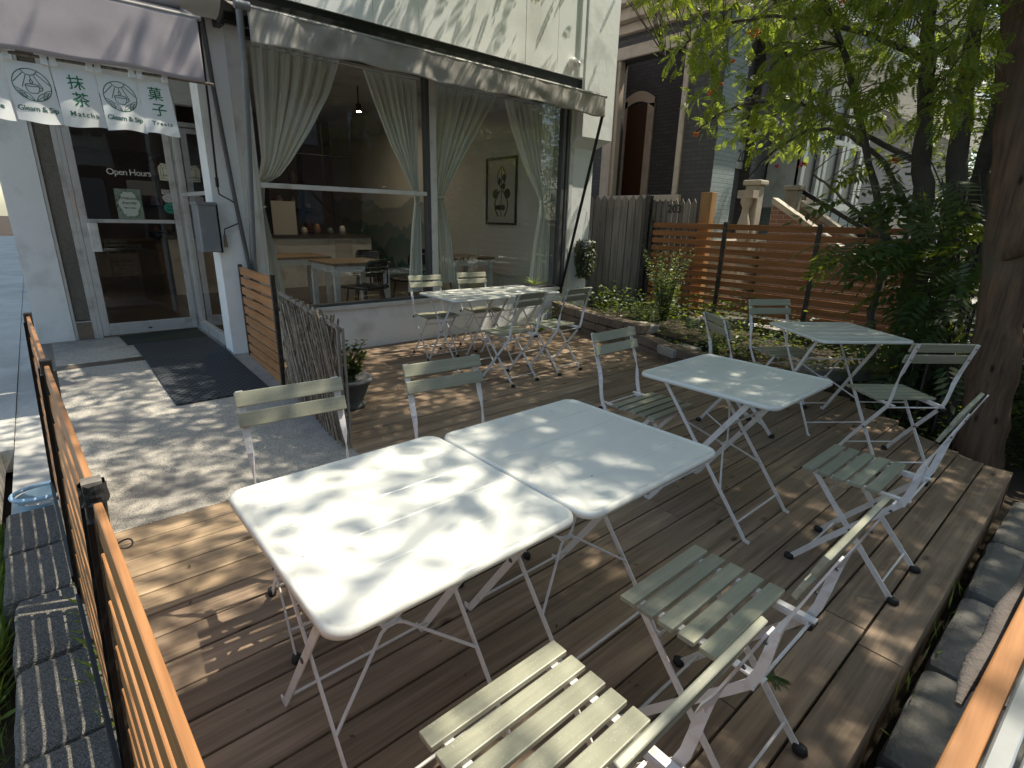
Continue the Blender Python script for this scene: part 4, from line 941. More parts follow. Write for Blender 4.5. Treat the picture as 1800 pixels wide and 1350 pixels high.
b.bar(A+Vector((0,0,.845)), B2+Vector((0,0,.80)), .022, .022); b.bar(A+Nn*.03+Vector((0,0,.815)), B2+Nn*.03+Vector((0,0,.775)), .018, .018)
b.bar(B2+Vector((0,0,0)), B2+Vector((0,0,.80)), .018, .018, D); b.bar(B2+Nn*.03+Vector((0,0,0)), B2+Nn*.03+Vector((0,0,.79)), .014, .014, D); obj('rails', b, M['picket'], ws)
# ================================================================ BLOCKS, WALL, SLABS
def rough_block(name, label, cat, P, z0, z1, mat, seed, group=None, amp=.012, sub=14):
    """roughly cast block: quad footprint P (4 xy points) with uneven faces"""
    rr = random.Random(seed); ks = [(rr.uniform(8,40), rr.uniform(8,40), rr.uniform(8,40), rr.uniform(0,6)) for _ in range(9)]
    nz = lambda x, y, z: sum(math.sin(a*x+c*y+e*z+f) for a, c, e, f in ks)/9
    cx = sum(p[0] for p in P)/4; cy = sum(p[1] for p in P)/4; n = sub; vs = {}; V = []; Fc = []
    def pt(u, v, w):
        x = (P[0][0]*(1-u)+P[1][0]*u)*(1-v)+(P[3][0]*(1-u)+P[2][0]*u)*v; y = (P[0][1]*(1-u)+P[1][1]*u)*(1-v)+(P[3][1]*(1-u)+P[2][1]*u)*v; z = z0+(z1-z0)*w
        # round the arrises
        e = 0
        for q in (u, v, w):
            e += max(0, abs(2*q-1)-.86)/.14
        k = 1-.028*max(0, e-1); x = cx+(x-cx)*k; y = cy+(y-cy)*k; z = z0+(z-z0)*(1-.05*max(0, e-1)*(w > .5))
        d = nz(x, y, z)*amp; return (x+d*(2*u-1), y+d*(2*v-1), z+d*.7*(w > .01))
    def idx(i, j, k):
        key = (i, j, k)
        if key not in vs: vs[key] = len(V); V.append(pt(i/n, j/n, k/4))
        return vs[key]
    for i in range(n):
        for j in range(n):
            Fc.append((idx(i,j,4), idx(i+1,j,4), idx(i+1,j+1,4), idx(i,j+1,4))); Fc.append((idx(i,j,0), idx(i,j+1,0), idx(i+1,j+1,0), idx(i+1,j,0)))
    for i in range(n):
        for k in range(4):
            Fc.append((idx(i,0,k), idx(i+1,0,k), idx(i+1,0,k+1), idx(i,0,k+1))); Fc.append((idx(i+1,n,k), idx(i,n,k), idx(i,n,k+1), idx(i+1,n,k+1)))
            Fc.append((idx(0,i+1,k), idx(0,i,k), idx(0,i,k+1), idx(0,i+1,k+1))); Fc.append((idx(n,i,k), idx(n,i+1,k), idx(n,i+1,k+1), idx(n,i,k+1)))
    b = MB(); b.add(V, Fc, False); o = obj(name, b, mat); return tag(o, label, cat, group)
ylist = [3.50,3.05,2.62,2.18,1.74,1.30,.86,.42]
G3 = 'dark rough stone blocks outside the left fence'
nm = ['farthest dark stone block, lit blue plastic rim behind it','second farthest dark stone block outside the left fence','third dark stone block from the far end of the row','fourth dark stone block from the far end, with light stripes','fifth dark stone block from the far end, beside the capped post','dark stone block second from the bottom edge of the photo','dark stone block at the bottom left corner of the photo']
for k, (a, c) in enumerate(zip(ylist, ylist[1:])):
    xo = fx(a)-.045; xi = fx(c)-.045; wdt = .232+.012*math.sin(k*2.1)
    rough_block('stone_block', nm[k], 'stone', [(xo-wdt,c+.006),(xi,c+.006),(xo,a-.004),(xo-wdt+.004,a-.004)], -.28, -.055+.006*math.sin(k*3.3), M['stone'], 20+k, G3, .005)
slabs = [((1.05,-.34),(1.62,-.34),(1.66,.165),(1.10,.165)),((1.635,-.34),(2.16,-.36),(2.22,.165),(1.68,.165)),((2.18,-.36),(2.78,-.36),(2.86,.16),(2.24,.165)),((2.80,-.36),(3.42,-.34),(3.50,.165),(2.88,.16)),((3.45,-.34),(4.1,-.3),(4.2,.15),(3.52,.165)),((.42,-.34),(1.03,-.34),(1.08,.165),(.47,.165))]
ln = ['grey stone slab beside the deck, partly lit, second from the bottom','grey stone slab with a sunlit patch beside the deck, third from the bottom','dark grey stone slab beside the deck, middle one of the row','dark grey stone slab beside the deck, under the shaded chair side','farthest grey stone slab at the deck corner by the tree','grey stone slab at the bottom edge, nearest the camera']
for k, P in enumerate(slabs):
    zt = -.085+.008*math.sin(k*2.7); rough_block('stone_slab', ln[k], 'stone', P, -.29, zt, M['slab'], 50+k, 'grey stone slabs along the near edge of the deck', .006, 18)
# retaining wall of cast blocks along the garden bed
wl_ = [(5.62,5.55),(5.40,4.95),(5.28,4.40),(5.20,3.98),(5.13,3.55),(4.93,3.12),(4.86,2.72),(5.0,2.2),(5.12,1.75)]
rw = thing('retaining_wall', 'low retaining wall of brown cast blocks stepping down along the garden bed', 'wall', (5.2, 4, 0))
def blocks(z0, z1, q0, q1, seed):
    rr = random.Random(seed); b = MB(); P = [Vector((x, y, 0)) for x, y in wl_]; cum = [0]
    for a, c in zip(P, P[1:]): cum.append(cum[-1]+(c-a).length)
    def at(s):
        for i in range(len(P)-1):
            if cum[i] <= s <= cum[i+1]: return P[i]+(P[i+1]-P[i])*((s-cum[i])/(cum[i+1]-cum[i])), (P[i+1]-P[i]).normalized()
        return P[-1], (P[-1]-P[-2]).normalized()
    s = q0; e = q1*cum[-1]
    while s < e:
        w = rr.uniform(.20,.30); p, d = at(min(s+w/2, cum[-1])); nn = Vector((-d.y, d.x, 0)); o = rr.uniform(-.008,.012)
        c = p+nn*(.08+o); q = []
        for zz in (z0+.003, z1-rr.uniform(.002,.006)):
            for i, j in ((-1,-1),(1,-1),(1,1),(-1,1)): q.append(c+d*(w/2-.004)*i+nn*.085*j+Vector((rr.uniform(-.003,.003),rr.uniform(-.003,.003),zz+rr.uniform(-.003,.003))))
        b.hexa(q); s += w
    return b
obj('block_course', blocks(-.05,.075,0,1.0,1), M['block'], rw, bevel=.010); obj('block_course', blocks(.078,.185,0,.72,2), M['block'], rw, bevel=.010); obj('block_course', blocks(.188,.300,0,.50,3), M['block'], rw, bevel=.010)
rough_block('loose_block', 'pale loose cap block lying on the low part of the retaining wall', 'stone', [(4.86,2.98),(5.20,2.84),(5.26,3.06),(4.94,3.24)], .08, .175, M['blockpale'], 71, None, .006)
rough_block('loose_block', 'small sunlit loose block at the step of the retaining wall', 'stone', [(5.18,3.62),(5.42,3.54),(5.50,3.80),(5.26,3.90)], .188, .285, M['blockpale'], 72, None, .006)
rough_block('loose_block', 'long grey block lying under the shaded table by the fence', 'stone', [(5.35,1.75),(6.1,1.2),(6.22,1.38),(5.47,1.95)], -.02, .15, M['slab'], 73, None, .008)
rough_block('loose_block', 'low grey block in the bed between the window side chairs and the fence', 'stone', [(6.3,3.6),(7.0,3.2),(7.1,3.4),(6.4,3.8)], .05, .26, M['slab'], 74, None, .008)
# ================================================================ POT, PLANTERS, SMALL THINGS
pot = thing('stone_urn', 'grey stone urn with a leafy plant behind the willow screen', 'pot', (1.66, 3.82, 0))
b = MB(); b.lathe([(0,.002),(.115,.002),(.115,.035),(.098,.045),(.105,.07),(.145,.165),(.150,.185),(.160,.188),(.160,.195),(.185,.215),(.188,.235),(.170,.245),(.150,.235),(.135,.215),(0,.21)], (1.66,3.82,0), 28); obj('urn', b, M['grey_paint'] if False else plain('urn_stone', (.11,.11,.11), .9, 0, .25, 20, (.2,.2,.19), 8, .5, 60), pot)
wood_rail = thing('wood_rail', 'orange wooden top rail crossing the bottom right corner', 'rail', (1.0, 0, .4))
b = MB(); b.bar((.25,.020,.83),(1.95,-.058,.83), .030, .04); obj('board', b, M['slat_x'], wood_rail, bevel=.003)
gp = thing('glass_frame', 'grey metal framed sheet of glass leaning behind the wooden rail', 'frame', (1.0,-.1,.4))
b = MB(); b.bar((.25,-.010,.838),(1.95,-.088,.838), .024, .03); b.bar((.25,-.032,.842),(1.95,-.110,.842), .012, .02); b.bar((.25,-.065,.825),(1.95,-.143,.825), .018, .02); obj('metal_edge', b, plain('aluminium_edge', (.32,.33,.34), .35, .6, .15, 30), gp, bevel=.003)
b = MB(); b.add([(.25,-.06,.845),(1.95,-.124,.845),(2.2,-.62,.60),(.45,-.58,.60)], [(0,1,2,3)]); obj('glass_sheet', b, plain('dark_greenish_glass', (.05,.075,.065), .06, 0, .5, 5), gp)
rc = thing('rolled_cloth', 'rolled brown grey ribbed cloth lying along the wooden rail', 'cloth', (1.2, .06, .7)); b = MB()
N = 90
for k in range(1):
    pts = [(.90+.70*q, .018-.030*q+.003*math.sin(q*17), .785+.006*math.sin(q*9)) for q in [i/N for i in range(N+1)]]
    rs = [(.013+.004*math.sin(i/N*4+.6))*(.3+.7*min(1, i/14))*(1+.05*math.sin(i*2.4)) for i in range(N+1)]
    b.tube(pts, rs, 16)
obj('roll', b, plain('ribbed_cloth', (.13,.11,.10), .95, 0, .3, 90, bmp=.8, bscale=160), rc)
b = MB(); b.tube([(-.335+.135*math.cos(q)*1.0+.13, 3.60+.10*math.sin(q), -.02) for q in [2*PI*k/32 for k in range(33)]], .012, 8)
b.lathe([(.10,-.16),(.128,-.05)], (-.205,3.62,0), 28); tag(obj('plastic_basin', b, plain('light_blue_plastic', (.42,.60,.74), .3)), 'light blue plastic basin rim behind the farthest stone block', 'basin')
b = MB(); b.tube([(fx(1.55)+.045+.022*math.cos(q), 1.55+.018*math.cos(q)*0+.020*math.sin(q), .62+.004*math.sin(q*2)) for q in [2*PI*k/20 for k in range(21)]], .0022, 6); tag(obj('wire_loop', b, M['black']), 'small loop of black wire sticking out of the left fence', 'wire')
bb = thing('hanging_basket', 'green trailing plant in a hanging basket on the right white pier', 'basket', (6.18, 5.46, 1.2))
b = MB()
for s in (-1, 0, 1): b.tube([(6.18,5.47,1.58),(6.18+s*.10,5.45+(.05 if s == 0 else 0),1.15)], .003, 5)
b.tube([(6.18,5.58,1.60),(6.18,5.47,1.61),(6.18,5.46,1.57)], .004, 5); obj('cord', b, M['white_trim'], bb)
b = MB(); b.lathe([(0,.98),(.09,.99),(.12,1.15),(.10,1.16)], (6.18,5.45,0), 16); obj('basket', b, M['grey_paint'], bb)
b = MB(); b.tube([(5.6,5.55,.38),(5.62,5.50,.38)], .01); 
# ================================================================ FOLIAGE
from mathutils import noise as mnoise
RS = np.random.RandomState(4)
def compound(pairs, L, ll, lw, droop=.25, start=.22):
    """pinnate leaf: leaflets as folded pointed quads; returns (k,4,3)"""
    Q = []
    def leaflet(o, a, l, w, tw):
        d = np.array([math.cos(a), math.sin(a), -droop*.6]); d /= np.linalg.norm(d); s = np.array([-math.sin(a), math.cos(a), tw]); s /= np.linalg.norm(s)
        o = np.array(o); Q.append([o, o+d*l*.45+s*w/2, o+d*l, o+d*l*.5-s*w/2])
    for i in range(pairs):
        q = start+(1-start)*i/pairs; x = L*q; z = -droop*L*q*q; k = .75+.5*math.sin(PI*min(1, .2+.8*i/pairs))
        for s in (-1, 1): leaflet((x, 0, z), s*1.15, ll*k*.8, lw*k, s*.25)
    leaflet((L, 0, -droop*L), 0, ll*.85, lw, 0)
    Q.append([np.array([0,.0012,0]), np.array([0,-.0012,0]), np.array([L,-.0006,-droop*L]), np.array([L,.0006,-droop*L])])
    return np.array(Q)
def simple_leaf(l, w, fold=.15):
    return np.array([[[0,0,0],[l*.45,w/2,fold*w],[l,0,0],[l*.45,-w/2,fold*w]]], dtype=float)
def instances(tmpl, pos, dirs, scale, ups=None, twist=.5):
    N = len(pos); d = dirs/np.linalg.norm(dirs, axis=1, keepdims=True)
    if ups is None: ups = np.tile([0,0,1.0], (N,1))+RS.normal(0, twist, (N,3))
    y = np.cross(ups, d); y /= np.linalg.norm(y, axis=1, keepdims=True)+1e-9; z = np.cross(d, y)
    T = tmpl.reshape(-1,3); V = (d[:,None,:]*T[None,:,0:1]+y[:,None,:]*T[None,:,1:2]+z[:,None,:]*T[None,:,2:3])*scale[:,None,None]+pos[:,None,:]
    V = V.reshape(-1,3); F = np.arange(len(V)).reshape(-1,4); return V, F
def merge(parts):
    V = []; F = []; n = 0
    for v, f in parts: V.append(v); F.append(f+n); n += len(v)
    return np.concatenate(V), np.concatenate(F)
rowan_leaf = compound(6, .115, .034, .0145, .2); big_leaf = compound(6, .34, .125, .036, .45); 
def wob(p, amp, rr): return Vector((p.x+rr.uniform(-amp,amp), p.y+rr.uniform(-amp,amp), p.z+rr.uniform(-amp,amp)))
def limb(mb, pts, r0, r1, rr, n=9, sub=5, amp=.03):
    """smooth gnarled limb through control points"""
    P = [Vector(p) for p in pts]; out = []; m = len(P)-1
    for i in range(m):
        p0 = P[max(i-1,0)]; p1 = P[i]; p2 = P[i+1]; p3 = P[min(i+2,m)]
        for k in range(sub):
            t = k/sub; out.append(.5*((2*p1)+(p2-p0)*t+(2*p0-5*p1+4*p2-p3)*t*t+(3*p1-p0-3*p2+p3)*t**3))
    out.append(P[-1]); K = len(out)-1
    out = [o if i in (0, K) else wob(o, amp*(1-i/K*.6), rr) for i, o in enumerate(out)]
    rs = [(r0+(r1-r0)*(i/K)**.8)*(1+.10*rr.uniform(-1,1)) for i in range(K+1)]
    mb.tube(out, rs, n); return out
def leaves_around(c, n, rad, tmpl, s0, s1, flat=.7, down=.35):
    off = RS.normal(0, 1, (n,3)); off /= np.linalg.norm(off, axis=1, keepdims=True); off *= (RS.rand(n,1)**.5)*rad; off[:,2] *= flat
    pos = off+np.array(c); dirs = off/(rad+1e-6)+RS.normal(0,.45,(n,3)); dirs[:,2] -= down
    return instances(tmpl, pos, dirs, s0+(s1-s0)*RS.rand(n))
# ---- rowan ----------------------------------------------------
rr = random.Random(21)
row = thing('rowan_tree', 'many stemmed rowan tree with feathery leaves and orange berries overhanging the deck', 'tree', (6.2, 1.25, -.25))
b = MB()
stems = [[(6.10,1.22,-.28),(6.12,1.30,.6),(6.10,1.36,1.4),(6.02,1.47,2.1),(5.95,1.60,3.0),(5.7,1.8,4.2),(5.3,2.0,5.4)],
         [(6.28,1.16,-.28),(6.30,1.14,.7),(6.25,1.22,1.8),(6.30,1.36,2.8),(6.35,1.40,3.8),(6.6,1.5,5.0),(6.9,1.7,6.2)],
         [(6.40,1.30,-.28),(6.45,1.22,.8),(6.50,1.12,1.9),(6.55,1.12,3.0),(6.4,1.0,4.2),(6.0,.7,5.4)],
         [(6.20,1.05,-.28),(6.28,.98,.9),(6.32,.95,2.0),(6.2,.9,3.1),(5.6,.75,4.3),(4.7,.5,5.2),(3.6,.2,5.6)],
         [(6.0,1.40,-.28),(5.96,1.55,.5),(6.05,1.62,1.3),(5.9,1.9,2.2),(5.7,2.3,3.2),(5.2,2.8,4.2),(4.6,3.2,4.8)]]
rad = (.135,.12,.11,.095,.04); nodes = []
for s_, r_ in zip(stems, rad): nodes += limb(b, s_, r_, .022, rr, 10, 5, .022)[6:]
# arching side branches reaching left over the fence
side = [[(6.03,1.45,2.0),(6.0,2.0,2.30),(6.1,2.6,2.62),(6.3,3.2,2.75),(6.5,3.7,2.72),(6.6,4.1,2.55)],
        [(6.08,1.38,1.5),(6.1,1.9,2.15),(6.3,2.5,2.4),(6.5,3.0,2.25),(6.6,3.3,2.0)],
        [(5.97,1.55,2.8),(5.9,2.2,3.15),(5.9,2.9,3.4),(5.9,3.6,3.45),(5.95,4.2,3.3)],
        [(6.1,1.36,1.2),(6.1,1.75,1.45),(6.3,2.2,1.78),(6.5,2.55,2.0)],
        [(6.3,1.3,3.4),(6.7,2.0,3.9),(7.0,2.8,4.2),(7.0,3.6,4.2)],
        [(5.9,1.7,3.2),(5.3,1.9,3.9),(4.6,2.2,4.4),(3.8,2.6,4.7),(3.0,2.9,4.8)],
        [(5.8,1.8,3.8),(5.0,1.4,4.6),(4.0,1.2,5.0),(3.0,1.1,5.2),(2.2,1.0,5.3)],
        [(5.6,1.9,4.4),(5.0,2.8,4.9),(4.4,3.6,5.0),(3.6,4.1,5.0),(2.9,4.3,5.0)]]
for s_ in side: nodes += limb(b, s_, .030, .009, rr, 7, 5, .02)[3:]
ND = np.array([tuple(n) for n in nodes])
def target_density(gx, gy):
    """how leafy the crown is above a given patch of ground, along the sun's line"""
    if gx < -1.6 or gy < -1.2 or gy > 6.6: return .0
    d = .0
    if gx > 1.55: d = .62
    elif gx > .95: d = .88 if gy > .3 else .40
    elif gx > .15: d = .11 if gy < 1.75 else .20
    else: d = .05 if gy < 2.6 else .17
    if gx > 1.4 and gy > 3.2: d = .24
    if gx > 4.6: d = .30
    if gy < .1: d = min(d, .8)
    return d
def foliage_floor(x):     # lowest picture row the rowan's foliage reaches at a given column, in the photo
    t = [(1085,30),(1120,75),(1170,110),(1200,230),(1240,265),(1300,350),(1360,375),(1420,330),(1480,350),(1560,360),(1620,340),(1800,320)]
    if x < 1085: return -60
    for (a, ya), (c, yc) in zip(t, t[1:]):
        if a <= x <= c: return ya+(yc-ya)*(x-a)/(c-a)
    return 320
parts = []; clumps = []; tries = 0
while len(clumps) < 2100 and tries < 90000:
    tries += 1
    c = (rr.uniform(.4,8.2), rr.uniform(-1.9,5.4), rr.uniform(2.2,6.6))
    q = px(*c)
    if q[2] < 2.0: 
        if q[2] > -1 and c[2] < 3.6: continue
    inview = q[2] > 0 and -80 < q[0] < 1880 and -60 < q[1] < 1400
    if inview:
        if mnoise.noise(Vector(c)*1.5) < (-.12 if q[0] < 1300 else -.24): continue
        if q[0] < 1115 or q[1] > foliage_floor(q[0])-(50 if q[0] < 1250 else 25): continue
        if c[0] > 6.9 and rr.random() < .5: continue
        if rr.random() < .08: continue
    elif c[2] < 3.7: continue
    gx = c[0]-.5*c[2]; gy = c[1]+.2*c[2]
    if rr.random() > target_density(gx, gy): continue
    # crown envelope
    e = ((c[0]-4.9)/4.0)**2+((c[1]-1.6)/3.6)**2+((c[2]-4.6)/2.5)**2
    if e > 1.25 and not inview: continue
    dd = np.linalg.norm(ND-np.array(c), axis=1); j = int(dd.argmin())
    if dd[j] > 1.7: continue
    clumps.append((c, j, dd[j]))
print('clumps', len(clumps), tries)
tw = MB()
for c, j, dist in clumps:
    a = Vector(ND[j]); e = Vector(c); mid = (a+e)/2+Vector((rr.uniform(-.08,.08), rr.uniform(-.08,.08), .10*dist))
    tw.tube([a, mid, e], [.0065, .0045, .002], 4, False)
    n = rr.randint(9, 13); q = px(*c); seen = q[2] > 0 and -80 < q[0] < 1880 and -60 < q[1] < 1400
    parts.append(leaves_around(c, n+3 if seen else n+1, .20 if seen else .36, rowan_leaf, .85, 1.3))
V, Fc = merge(parts)
obj('trunk', b, M['bark'], row); obj('twigs', tw, M['bark'], row)
fast('crown', V, Fc, M['leaf'], row)
# berries in hanging bunches
def bunch(mb, c, n, r, rr):
    for k in range(n):
        p = Vector(c)+Vector([max(-1.7, min(1.7, rr.gauss(0,1)))*q_ for q_ in (r*.8, r*.8, r*.5)])
        mb.lathe([(0,-.0065),(.005,-.004),(.0068,0),(.005,.0045),(0,.0065)], p, 6)
bo = MB(); br = MB()
def ray(pxx, pyy, x=None, y=None):
    d = CF+CR*((pxx-900)/933.58)-CU*((pyy-675)/933.58); return d
def at_x(pxx, pyy, x): d = ray(pxx, pyy); k = x/d.x; return (d.x*k, d.y*k, CAM_H+d.z*k)
for (u, v, x, n, r) in ((1325,57,6.4,110,.045),(1252,163,6.3,120,.040),(1265,147,6.3,40,.022),(1224,236,6.3,60,.030),(1598,25,6.8,60,.04),(1625,60,6.8,50,.04),(1688,125,6.8,50,.04),(1480,5,6.8,40,.03),(1575,280,6.6,60,.045),(1287,108,6.3,30,.02)): bo = MB(); bunch(bo, at_x(u, v, x*.92), n, r*.8, rr); obj('berry_bunch', bo, M['berry_o'], row)
for (u, v, x, n, r) in ((1364,86,6.3,26,.018),(1370,239,6.2,34,.020),(1509,182,6.3,26,.02),(1365,292,6.3,16,.014),(1410,290,6.2,30,.03)): br = MB(); bunch(br, at_x(u, v, x*.92), n, r, rr); obj('berry_bunch', br, M['berry_r'], row)
# ---- big brown trunked tree ------------------------------------
tr = thing('brown_tree', 'tree with thick smooth brown trunk at the right corner of the deck', 'tree', (4.98, .42, -.28))
b = MB(); rr = random.Random(3)
tp = [(5.02,.43,-.30),(5.0,.46,.1),(5.0,.52,.7),(5.0,.60,1.3),(5.0,.72,2.1),(5.01,.86,2.8),(5.05,1.0,3.6),(5.1,1.0,4.4)]
n2 = limb(b, tp, .150, .115, rr, 22, 5, .006)
tb = [limb(b, [(4.90,.60,1.28),(4.78,.47,1.36),(4.66,.35,1.47),(4.5,.1,1.7),(4.3,-.3,2.1)], .045, .02, rr, 10, 4, .008),
      limb(b, [(5.05,1.0,3.5),(4.4,.8,4.5),(3.6,.3,5.4),(2.7,-.3,6.0)], .035, .01, rr, 9, 5, .03), limb(b, [(5.05,1.0,3.7),(5.4,.3,4.8),(5.2,-.6,5.8),(4.6,-1.3,6.4)], .09, .02, rr, 9, 5, .03),
      limb(b, [(5.1,1.0,4.2),(4.9,1.8,5.4),(4.2,2.6,6.4),(3.4,3.1,7.0)], .08, .02, rr, 9, 5, .03), limb(b, [(5.1,1.0,4.2),(6.0,1.4,5.2),(6.9,1.8,6.0)], .08, .02, rr, 9, 5, .03)]
tb += [limb(b, [(5.1,1.0,4.0),(4.6,-.6,5.4),(4.2,-2.2,6.0),(3.6,-3.8,6.2)], .09, .02, rr, 9, 5, .03), limb(b, [(5.1,1.0,4.0),(3.9,-1.2,5.6),(2.4,-2.6,6.2),(1.0,-3.6,6.4)], .035, .01, rr, 9, 5, .03), limb(b, [(5.1,1.0,4.0),(5.8,-.8,5.4),(6.4,-2.4,6.0)], .08, .02, rr, 9, 5, .03)]  # added unseen limbs behind the camera; their leaves block sky light
obj('trunk', b, M['bark_brown'], tr)
ND2 = np.array([tuple(p) for t_ in tb[1:] for p in t_[4:]]); parts = []; tw = MB(); cnt = 0; tries = 0
while cnt < 760 and tries < 60000:
    tries += 1
    c = (rr.uniform(.4,8.5), rr.uniform(-5.2,4.8), rr.uniform(4.4,7.4)); q = px(*c)
    if q[2] > 0 and -80 < q[0] < 1880 and -60 < q[1] < 1400: continue
    gx = c[0]-.5*c[2]; gy = c[1]+.2*c[2]
    if rr.random() > (.85 if (gy < -.75 and gx > -1.5) else target_density(gx, gy)**1.5): continue  # unseen rear crown added to keep sky light off the deck
    dd = np.linalg.norm(ND2-np.array(c), axis=1); j = int(dd.argmin())
    if dd[j] > 1.8: continue
    a = Vector(ND2[j]); e = Vector(c); tw.tube([a, (a+e)/2+Vector((0,0,.12)), e], [.009,.006,.003], 4, False)
    parts.append(leaves_around(c, rr.randint(26, 38), .42, simple_leaf(.085,.055), .8, 1.3)); cnt += 1
V, Fc = merge(parts); fast('crown', V, Fc, M['leaf'], tr); obj('twigs', tw, M['bark_brown'], tr)
# ---- sumac like shrub with big leaves in front of the trunks ----
sh = thing('sumac_shrub', 'dark shrub with long feathery leaves growing between the table and the brown trunk', 'shrub', (5.9, .9, -.25))
b = MB(); parts = []; rr = random.Random(9); pts = []
tgt = []
boxes = [(1600,430,5.2,5.6,60,70,26),(1650,520,5.2,5.8,60,80,30),(1560,470,5.4,5.9,40,60,12),(1600,640,5.6,6.2,50,60,14),(1510,345,5.5,5.9,35,20,9),(1500,425,5.6,5.9,50,20,9),(1660,350,5.4,6.0,50,40,16),(1700,450,5.1,5.5,40,60,10),(1600,580,5.5,6.0,50,40,12),(1585,330,5.6,6.0,40,40,9),(1650,700,5.6,6.0,50,40,10),(1540,285,5.8,6.1,30,15,4)]
for u, v, xa, xb, su, sv, n in boxes:
    for k in range(n): tgt.append(at_x(u+rr.gauss(0,su*.6), v+rr.gauss(0,sv*.55), rr.uniform(xa,xb)))
for c in tgt:
    a = Vector((5.75+rr.uniform(-.2,.3), 1.0+rr.uniform(-.3,.2), -.25)); e = Vector(c)
    if e.z < .15: continue
    if rr.random() < .3: b.tube([a, Vector((a.x, a.y, e.z*.7)), (Vector((a.x,a.y,e.z))+e)/2+Vector((0,0,.05)), e], [.010,.008,.006,.003], 5, False)
    dr = np.array([[rr.uniform(-.9,.2), rr.uniform(-.5,.9), rr.uniform(-.5,.1)]]); parts.append(instances(big_leaf, np.array([c]), dr, np.array([rr.uniform(.8,1.25)]), None, .35))
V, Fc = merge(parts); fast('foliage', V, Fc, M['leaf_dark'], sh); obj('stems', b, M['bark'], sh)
# ---- dark undergrowth behind and right ---------------------------
def leafmass(name, label, cat, boxs, mat, l, w, kind=None, seed=1, group=None):
    R = np.random.RandomState(seed); parts = []
    for (x0,x1,y0,y1,z0,z1,n) in boxs:
        # clustered positions
        k = max(4, n//45); cen = np.stack([R.uniform(x0,x1,k), R.uniform(y0,y1,k), R.uniform(z0,z1,k)], 1)
        pos = cen[R.randint(0,k,n)]+R.normal(0,1,(n,3))*np.array([.13,.13,.12]); pos[:,2] = np.maximum(pos[:,2], z0-.05)
        d = R.normal(0,1,(n,3)); d[:,2] = np.abs(d[:,2])*.2-.25
        parts.append(instances(simple_leaf(l, w), pos, d, .7+.6*R.rand(n)))
    V, Fc = merge(parts); o = fast(name, V, Fc, mat); return tag(o, label, cat, group, kind)
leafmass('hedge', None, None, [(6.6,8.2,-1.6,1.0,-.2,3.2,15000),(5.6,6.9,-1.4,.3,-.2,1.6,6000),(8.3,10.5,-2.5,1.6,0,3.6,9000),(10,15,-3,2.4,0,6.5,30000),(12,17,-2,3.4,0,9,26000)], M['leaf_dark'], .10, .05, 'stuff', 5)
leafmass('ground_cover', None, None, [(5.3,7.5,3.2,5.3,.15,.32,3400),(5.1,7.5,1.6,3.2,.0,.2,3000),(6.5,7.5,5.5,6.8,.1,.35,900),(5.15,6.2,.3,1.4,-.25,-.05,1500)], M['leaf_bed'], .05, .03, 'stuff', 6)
def stem_plant(name, label, x, y, z, h, ns, spread, mat, l, w, seed, per=26, cat='plant'):
    rr = random.Random(seed); R = np.random.RandomState(seed); t = thing(name, label, cat, (x, y, z)); b = MB(); parts = []
    for k in range(ns):
        a = rr.uniform(0, 6.28); rdx = spread*rr.uniform(.2,1); top = Vector((x+rdx*math.cos(a), y+rdx*math.sin(a), z+h*rr.uniform(.55,1)))
        P = [Vector((x+.04*math.cos(a), y+.04*math.sin(a), z)), Vector((x+rdx*.4*math.cos(a), y+rdx*.4*math.sin(a), z+(top.z-z)*.6)), top]; b.tube(P, [.004,.003,.0015], 4, False)
        q = R.uniform(.15,1,per)[:,None]; p0, p1, p2 = (np.array(tuple(p)) for p in P); pos = (1-q)**2*p0+2*q*(1-q)*p1+q*q*p2
        d = R.normal(0,1,(per,3)); d[:,2] = .25; parts.append(instances(simple_leaf(l, w), pos, d, (1.15-.5*q[:,0])*(.8+.4*R.rand(per))))
    V, Fc = merge(parts); fast('leaves', V, Fc, mat, t); obj('stems', b, M['leaf_bed'], t); return t
stem_plant('silvery_bush', 'tall bush with pale variegated leaves against the red slat fence', 6.5, 4.2, .12, 1.05, 46, .38, M['leaf_silver'], .055, .026, 2, 40, 'bush')
stem_plant('silvery_bush', 'low pale leaved plant spilling over the retaining wall', 5.75, 4.0, .12, .36, 22, .25, M['leaf_silver'], .045, .028, 3, 26, 'bush')
stem_plant('leafy_bush', 'green bush beside the picket fence behind the dark chairs', 6.55, 5.35, .1, .42, 18, .25, M['leaf_bed'], .06, .04, 4, 24, 'bush')
stem_plant('leafy_bush', 'low plant with a few bright leaves behind the mid deck table', 5.55, 2.9, .02, .28, 16, .22, M['leaf_silver'], .05, .03, 14, 14, 'bush')
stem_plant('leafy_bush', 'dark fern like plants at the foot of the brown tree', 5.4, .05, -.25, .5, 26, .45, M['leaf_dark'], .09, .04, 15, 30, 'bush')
t = stem_plant('urn_plant_tmp', '', 1.66, 3.82, .20, .34, 16, .17, M['leaf_bed'], .06, .035, 5, 20)
for ch in [o for o in C.objects if o.parent == t]: ch.parent = pot; L0 = ROOT[t.name]; ch.location = (0, 0, L0[2])
bpy.data.objects.remove(t)
